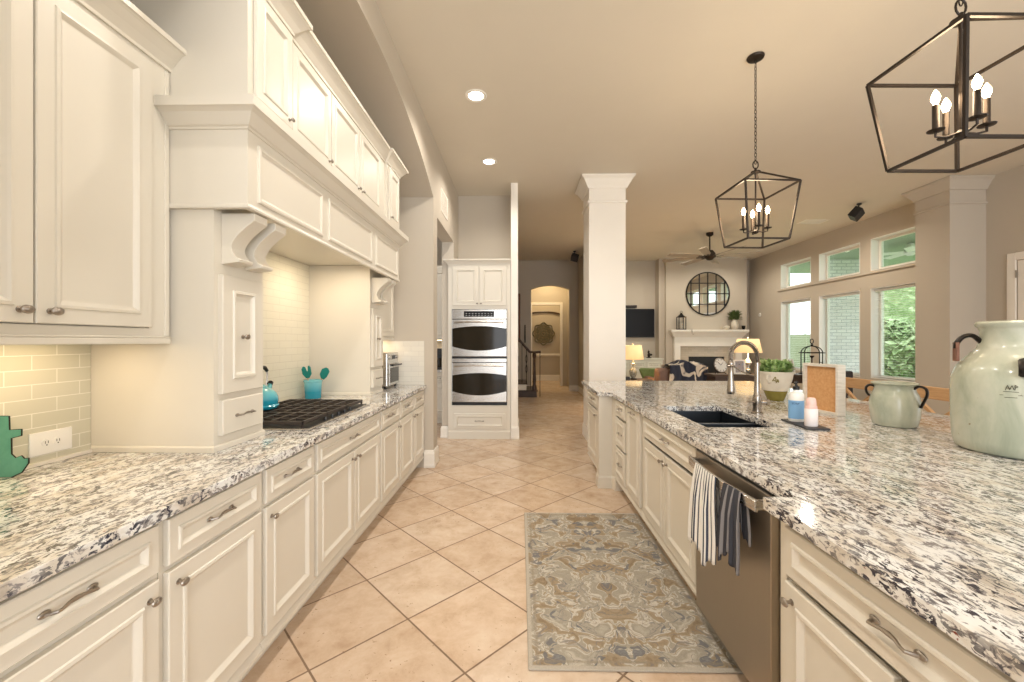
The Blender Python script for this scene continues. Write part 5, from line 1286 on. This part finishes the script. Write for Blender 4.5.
# brown leather armchair with throw, green chair
def padbox(name, dims, m, parent, b=0.05): return MB().box(*dims).build(name, m, parent, bevel=b, seg=4)
so = thing('armchair', 'brown leather armchair seen from behind with a navy throw over it', 'armchair', (3.22, 8.60, 0))
padbox('backrest', (-0.50, 0.50, -0.36, -0.12, 0.30, 0.86), M_leather, so, 0.07)
padbox('seat', (-0.36, 0.36, -0.12, 0.48, 0.25, 0.46), M_leather, so)
for sx in (-1, 1): padbox('arm', (sx*0.37, sx*0.52, -0.14, 0.50, 0.12, 0.64), M_leather, so)
for sx in (-1, 1):
    for yy in (-0.28, 0.42): MB().lathe([(0.02, 0), (0.03, 0.12)], (sx*0.42, yy, 0), 10).build('leg', M_dwood, so)
gc = thing('accent_chair', 'green upholstered chair whose flared back shows left of the leather armchair', 'chair', (3.02, 9.45, 0))
mb = MB(); mb.prism([(-0.22, 0.42), (0.22, 0.42), (0.26, 0.72), (0.22, 0.775), (-0.30, 0.80), (-0.36, 0.77)], frame((0, 0, 0), (1, 0, 0), (0, 0, 1)), 0.10, 0.22); mb.build('backrest', M_green, gc, bevel=0.03, seg=3)
padbox('seat', (-0.26, 0.26, -0.10, 0.42, 0.30, 0.44), M_green, gc)
for sx in (-1, 1):
    for yy in (-0.05, 0.38): MB().box(sx*0.26-0.02, sx*0.26+0.02, yy-0.02, yy+0.02, 0, 0.31).build('leg', M_dwood, gc)
M_throw = mat('navy_and_cream_throw', (0.02, 0.025, 0.04), 0.95); n = N(M_throw); v = n.coord('Object')
fn = n.noise(v, 2.6, 2, 0.5, 1.2); n.link(n.ramp(fn, [(0.44, (0.025, 0.03, 0.05)), (0.47, (0.62, 0.55, 0.46)), (0.54, (0.62, 0.55, 0.46)), (0.57, (0.03, 0.035, 0.055))]), n.b.inputs['Base Color'])
rnd = random.Random(12); vs = []; fs = []; nu, nv_ = 40, 26
for i in range(nu+1):
    for j in range(nv_+1):
        u = i/nu; w = j/nv_
        x = -0.36+0.74*u+0.03*math.sin(w*7); s = (w-0.45)*1.15
        top = 0.895+0.085*math.sin(pi*u)*math.exp(-((w-0.45)/0.3)**2)+0.02*math.sin(u*14+w*5)
        if s < -0.16: y = -0.375-0.02*math.sin(u*11+1)-0.02; z = top-(-0.16-s)*1.0
        elif s > 0.14: y = -0.10+0.02; z = top-(s-0.14)
        else: y = -0.385+(s+0.16)/0.30*0.285; z = top+0.01*math.sin(u*19)
        y -= 0.018*math.sin(u*17+w*3)**2
        vs.append((x, y, z))
for i in range(nu):
    for j in range(nv_): a = i*(nv_+1)+j; fs.append((a, a+1, a+nv_+2, a+nv_+1))
thr = MB().add(vs, fs, True).build('throw_blanket', M_throw, recalc=False); thr.location = (3.28, 8.60, 0)
sd = thr.modifiers.new('thick', 'SOLIDIFY'); sd.thickness = 0.02
tag(thr, 'bunched navy and cream throw blanket draped over the leather armchair back', 'blanket')

# console table and things on it
ZK = 0.78
ck = thing('console_table', 'long dark wood console table behind the island under the lamp and lantern', 'table', (5.0, 7.9, 0)); off = ck.location
MB().box(3.58, 6.10, 7.68, 8.10, ZK-0.04, ZK).build('table_top', M_dwood, ck, off, bevel=0.006)
MB().box(3.62, 6.03, 7.72, 8.06, ZK-0.16, ZK-0.04).build('apron', M_dwood, ck, off)
for xx in (3.62, 5.97):
    for yy in (7.72, 8.0): MB().box(xx, xx+0.06, yy, yy+0.06, 0, ZK-0.16).build('leg', M_dwood, ck, off)
MB().box(3.66, 6.0, 7.74, 8.04, 0.2, 0.23).build('shelf', M_dwood, ck, off)
cf = noisy('clock_face_paper', [(0.3, (0.68, 0.66, 0.60)), (0.7, (0.80, 0.78, 0.72))], 5, 0.5)
cl = thing('table_clock', 'oval cream-faced clock tilted on a dark stand on the console table', 'clock', (3.76, 7.82, ZK+0.0005))
Fc = Matrix.Translation((0, 0, 0.165)) @ Matrix.Rotation(-0.18, 4, 'X') @ frame((0, 0, 0), (0.85, -0.0, 0.35), (-0.35, 0, 0.85))
MB().lathe([(0.0001, 0), (0.17, 0), (0.18, 0.012), (0.168, 0.022), (0.160, 0.014), (0.0001, 0.012)], n=36, M=Fc, sx=0.70, sy=0.80).build('case', M_pewter, cl)
MB().lathe([(0.0001, 0.0145), (0.155, 0.0145)], n=36, M=Fc, sx=0.70, sy=0.80).build('dial', cf, cl)
mb = MB()
for k in range(12):
    a = 2*pi*k/12; mb.box(-0.004, 0.004, 0.098, 0.120, 0.0147, 0.0165, Fc @ Matrix.Rotation(a, 4, 'Z') @ Matrix.Diagonal((1, 0.95, 1, 1)))
mb.bar((0, 0, 0.017), (0.055, 0.03, 0.017), 0.006, M=Fc); mb.bar((0, 0, 0.0175), (-0.03, 0.085, 0.0175), 0.005, M=Fc); mb.build('hands', M_black, cl)
mb = MB(); mb.tube([(-0.10, 0.0, 0.004), (-0.06, 0.03, 0.06), (0, 0.035, 0.10)], 0.006, 6); mb.tube([(0.10, 0.0, 0.004), (0.06, 0.03, 0.06), (0, 0.035, 0.10)], 0.006, 6); mb.tube([(0, 0.035, 0.10), (0, 0.11, 0.004)], 0.006, 6); mb.build('stand', M_black, cl)
def pframe(x, y, rz_, w, h, label, pc):
    t = thing('photo_frame', label, 'photo frame', (x, y, ZK+0.0005), rz_); F = Matrix.Rotation(-0.15, 4, 'X') @ frame((-w/2, 0, 0), (1, 0, 0), (0, 0, 1))
    mb = MB(); b = 0.028; mb.box(0, w, 0, b, 0, 0.018, F); mb.box(0, w, h-b, h, 0, 0.018, F); mb.box(0, b, b, h-b, 0, 0.018, F); mb.box(w-b, w, b, h-b, 0, 0.018, F); mb.build('frame', M_trim, t, bevel=0.002)
    MB().box(b, w-b, b, h-b, 0.004, 0.009, F).build('picture', noisy('photo_print', pc, 14, 0.3), t)
    MB().bar((0, 0.015, h*0.7), (0, 0.12, 0.006), 0.012).build('easel_strut', M_dwood, t)
pframe(4.10, 7.79, -0.25, 0.20, 0.27, 'white photo frame tilted on the console table right of the clock', [(0.35, (0.16, 0.18, 0.20)), (0.5, (0.34, 0.25, 0.2)), (0.65, (0.20, 0.25, 0.31))])
pframe(5.08, 7.82, 0.5, 0.19, 0.28, 'white photo frame on the console table half hidden by the potted plant', [(0.35, (0.30, 0.26, 0.2)), (0.65, (0.55, 0.50, 0.42))])
lamp(4.34, 7.95, ZK+0.0005, 0.66, 0.24, 0.185, 0.26, 'lit lamp with crystal stem on the console table behind the faucet', 1)
cd_ = thing('metal_cloche', 'tall open black wire cloche with finial on the console table', 'lantern', (5.49, 7.88, ZK+0.0005))
mb = MB(); Rr = 0.20
mb.tube([(Rr*math.cos(2*pi*k/28), Rr*math.sin(2*pi*k/28), 0.008) for k in range(28)], 0.009, 6, closed=True)
mb.tube([(Rr*math.cos(2*pi*k/28), Rr*math.sin(2*pi*k/28), 0.40) for k in range(28)], 0.009, 6, closed=True)
for k in range(4):
    a = pi/2*k+pi*0.0; pts = [(Rr*math.cos(a), Rr*math.sin(a), 0.008), (Rr*math.cos(a), Rr*math.sin(a), 0.40)]
    for q in range(1, 9): e = q/8*pi/2; pts.append((Rr*math.cos(e)*math.cos(a), Rr*math.cos(e)*math.sin(a), 0.40+0.125*math.sin(e)))
    mb.tube(pts, 0.009, 6)
mb.build('wire_dome', M_black, cd_)
mb = MB(); mb.lathe([(0.012, 0.52), (0.026, 0.545), (0.012, 0.56), (0.010, 0.58)], n=12); mb.tube([(0.030*math.cos(2*pi*k/14), 0, 0.615+0.042*math.sin(2*pi*k/14)) for k in range(14)], 0.008, 6, closed=True); mb.build('finial', M_black, cd_)
MB().lathe([(0.0001, 0), (0.19, 0), (0.19, 0.012), (0.0001, 0.012)], n=28).build('tray', M_dwood, cd_)
mb = MB(); mb.lathe([(0.03, 0.0125), (0.03, 0.03), (0.012, 0.06), (0.012, 0.30), (0.04, 0.33), (0.04, 0.345), (0.0001, 0.345)], n=14); mb.build('candlestick', M_bronze, cd_)
dc = thing('side_chair', 'dark padded chair back peeking above the oak stool rail by the windows', 'chair', (5.26, 6.95, 0))
padbox('backrest', (-0.23, 0.23, -0.05, 0.03, 0.50, 0.905), M_fabric, dc, 0.03)
padbox('seat', (-0.22, 0.22, 0.03, 0.45, 0.40, 0.48), M_fabric, dc, 0.03)
for sx in (-1, 1):
    for yy in (-0.02, 0.40): MB().box(sx*0.19-0.018, sx*0.19+0.018, yy-0.018, yy+0.018, 0, 0.41).build('leg', M_dwood, dc)

# ------------------------------------------------------------------ hall and stair
sr = thing('staircase', 'dark based curved stair start with iron balusters at the end of the passage', 'staircase', (-0.1, 10.6, 0)); off = sr.location
for i in range(6):
    x1 = 0.42-0.26*i; st_ = MB().box(-1.195, x1, 10.28, 11.30, 0.175*i, 0.175*(i+1)-0.03).build('step', M_dwood if i == 0 else M_trim, sr, off, bevel=0.004)
    MB().box(-1.195, x1+0.025, 10.26, 11.30, 0.175*(i+1)-0.03, 0.175*(i+1)).build('tread', M_dwood, st_, off, bevel=0.008)
mb = MB(); mb.lathe([(0.055, 0.0), (0.055, 0.10), (0.035, 0.14), (0.045, 0.25), (0.03, 0.5), (0.032, 0.80), (0.05, 0.84), (0.05, 0.90), (0.03, 0.92)], (0.36, 10.36, 0.175), 16); mb.build('newel_post', M_dwood, sr, off)
mb = MB(); rail = [(0.52, 10.36, 1.13), (0.36, 10.36, 1.12), (0.24, 10.36, 1.13)]+[(0.24-0.26*k/4, 10.36, 1.13+0.225*k/4+0.02*k) for k in range(1, 20)]
mb.tube(rail, 0.032, 10); mb.build('handrail', M_dwood, sr, off)
for k in range(9):
    x = 0.27-0.11*k; zb = 0.175*(1+max(0, int((0.445-x)/0.26))); zt_ = 1.13+max(0, (0.24-x))*(0.245/0.26*1.0)+0.0
    mb = MB(); mb.tube([(x, 10.36, zb), (x, 10.36, zt_)], 0.009, 6)
    if k % 2 == 1:
        for sgn in (-1, 1):
            for zc_ in (0.35, 0.60): mb.tube([(x+sgn*0.028*math.sin(pi*q/6), 10.36, zb+zc_+0.22*(q/6-0.5)) for q in range(7)], 0.006, 5)
    mb.build('baluster', M_black, sr, off)
mb = MB(); mb.tube([(0.50, 10.36, 0.0), (0.50, 10.36, 1.12)], 0.010, 6); mb.build('baluster', M_black, sr, off)
md = thing('wall_medallion', 'ornate square metal medallion on the hall end wall seen through the arch', 'wall art', (0.83, 14.598, 1.66))
Fd2 = frame((0, 0, 0), (1, 0, 0), (0, 0, 1)); M_pat = noisy('verdigris_iron', [(0.3, (0.10, 0.09, 0.055)), (0.7, (0.24, 0.22, 0.14))], 18, 0.7)
def ringpts(R_, a_, k_, n_=48): return [((R_+a_*math.cos(k_*2*pi*i/n_))*math.cos(2*pi*i/n_), (R_+a_*math.cos(k_*2*pi*i/n_))*math.sin(2*pi*i/n_), 0.025) for i in range(n_)]
mb = MB()
mb.tube(ringpts(0.36, 0.03, 8, 96), 0.022, 6, Fd2, closed=True); mb.tube(ringpts(0.29, 0.02, 8, 96), 0.012, 6, Fd2, closed=True); mb.tube(ringpts(0.19, 0.02, 8, 96), 0.014, 6, Fd2, closed=True); mb.tube(ringpts(0.09, 0.015, 8, 64), 0.014, 6, Fd2, closed=True)
for k in range(16):
    a = 2*pi*k/16
    for rr, sz in ((0.24, 0.045), (0.14, 0.032)):
        c = (rr*math.cos(a), rr*math.sin(a)); mb.tube([(c[0]+sz*math.cos(a+2*pi*q/10)*(1 if k % 2 else 0.7), c[1]+sz*math.sin(a+2*pi*q/10), 0.025) for q in range(10)], 0.008, 5, Fd2, closed=True)
mb.ellip((0, 0, 0.03), 0.045, 0.045, 0.02, 14, 8, Fd2); mb.tube([(0.30*math.cos(pi/4+pi/2*k), 0.30*math.sin(pi/4+pi/2*k), 0.02) for k in range(4)], 0.02, 6, Fd2, closed=True)
mb.build('scrollwork', M_pat, md)
MB().lathe([(0.0001, 0.001), (0.33, 0.001), (0.33, 0.012), (0.0001, 0.012)], n=32, M=Fd2).build('back_plate', noisy('tan_medallion', [(0.3, (0.30, 0.22, 0.12)), (0.7, (0.44, 0.35, 0.21))], 12, 0.7), md)
pi1 = thing('framed_picture', 'narrow reddish framed picture edge beside the oven wall in the hall', 'picture', (-0.12, 11.598, 2.05))
mb = MB(); mb.box(-0.22, 0.13, -0.04, 0, -0.68, 0.68); mb.build('frame', M_rust, pi1, bevel=0.006)
MB().box(-0.17, 0.08, -0.043, -0.039, -0.62, 0.62).build('canvas', M_leather, pi1)
wl = thing('wall_sconce', 'slim dark iron wall ornament above the stair handrail', 'wall art', (0.14, 11.598, 1.60))
mb = MB(); mb.box(-0.015, 0.015, -0.03, 0, -0.25, 0.25); mb.tube([(0, -0.03, -0.2), (0, -0.07, -0.1), (0, -0.05, 0.1), (0, -0.03, 0.22)], 0.01, 6); mb.build('bar', M_black, wl)
spot('hall_lamp', (0.85, 12.3, CH-0.05), 70, (1.0, 0.76, 0.42), 150, 0.1); spot('hall_lamp', (0.85, 13.9, CH-0.05), 75, (1.0, 0.76, 0.42), 150, 0.1)

# pantry glimpsed through the doorway
pc_ = thing('pantry_cabinet', 'cream pantry base cabinet glimpsed through the opening left of the ovens', 'cabinet', (-2.0, 7.2, 0)); off = pc_.location
MB().box(-2.6, -1.14, 6.95, 7.6, 0.10, 0.875).build('body', M_cab, pc_, off)
MB().box(-2.6, -1.14, 7.02, 7.6, 0, 0.10).build('toe_kick', M_cab, pc_, off)
MB().box(-2.62, -1.135, 6.92, 7.62, 0.876, 0.912).build('counter', M_granite, pc_, off, bevel=0.006)
for i in range(3):
    f = front('door', (-2.58+i*0.48, 6.93, 0.16), RY, 0.46, 0.52, DOORP, pc_, off); knob((-2.16+i*0.48, 6.93, 0.62), (0, -1, 0), f, off)
    f = front('drawer', (-2.58+i*0.48, 6.93, 0.70), RY, 0.46, 0.15, DRAWP, pc_, off); pull((-2.35+i*0.48, 6.936, 0.775), (0, -1, 0), 0.12, f, off)
pu = thing('pantry_wall_cabinet', 'tall cream pantry wall cabinet glimpsed left of the ovens', 'cabinet', (-2.0, 7.4, 1.42)); off = pu.location
MB().box(-2.6, -1.14, 7.20, 7.98, 1.42, 2.72).build('body', M_cab, pu, off)
for i in range(3): f = front('door', (-2.58+i*0.48, 7.18, 1.45), RY, 0.46, 1.20, DOORP, pu, off)
MB().box(-2.3, -1.3, 7.4, 7.5, 1.405, 1.419).build('task_light', M_lumin, pu, off); area('pantry_lamp', (-1.6, 7.45, 1.40), 0.6, 6, (1, 0.85, 0.62), sy=0.15)
cm = thing('coffee_maker', 'dark coffee maker on the pantry counter glimpsed through the opening', 'coffee maker', (-1.40, 7.22, 0.9125))
MB().box(-0.10, 0.10, -0.10, 0.12, 0, 0.03).build('base', M_blackp, cm, bevel=0.005); MB().box(-0.10, 0.10, 0.03, 0.12, 0.03, 0.36).build('tank', M_blackp, cm, bevel=0.008); MB().box(-0.10, 0.10, -0.10, 0.03, 0.27, 0.36).build('brew_head', M_blackp, cm, bevel=0.008)
MB().lathe([(0.0001, 0), (0.05, 0), (0.065, 0.05), (0.06, 0.12), (0.04, 0.15), (0.04, 0.16)], (0, -0.035, 0.032), 18).build('carafe', M_glassd, cm)
spot('pantry_ceiling_lamp', (-2.0, 6.2, CH-0.05), 40, SOFT, 150, 0.1)
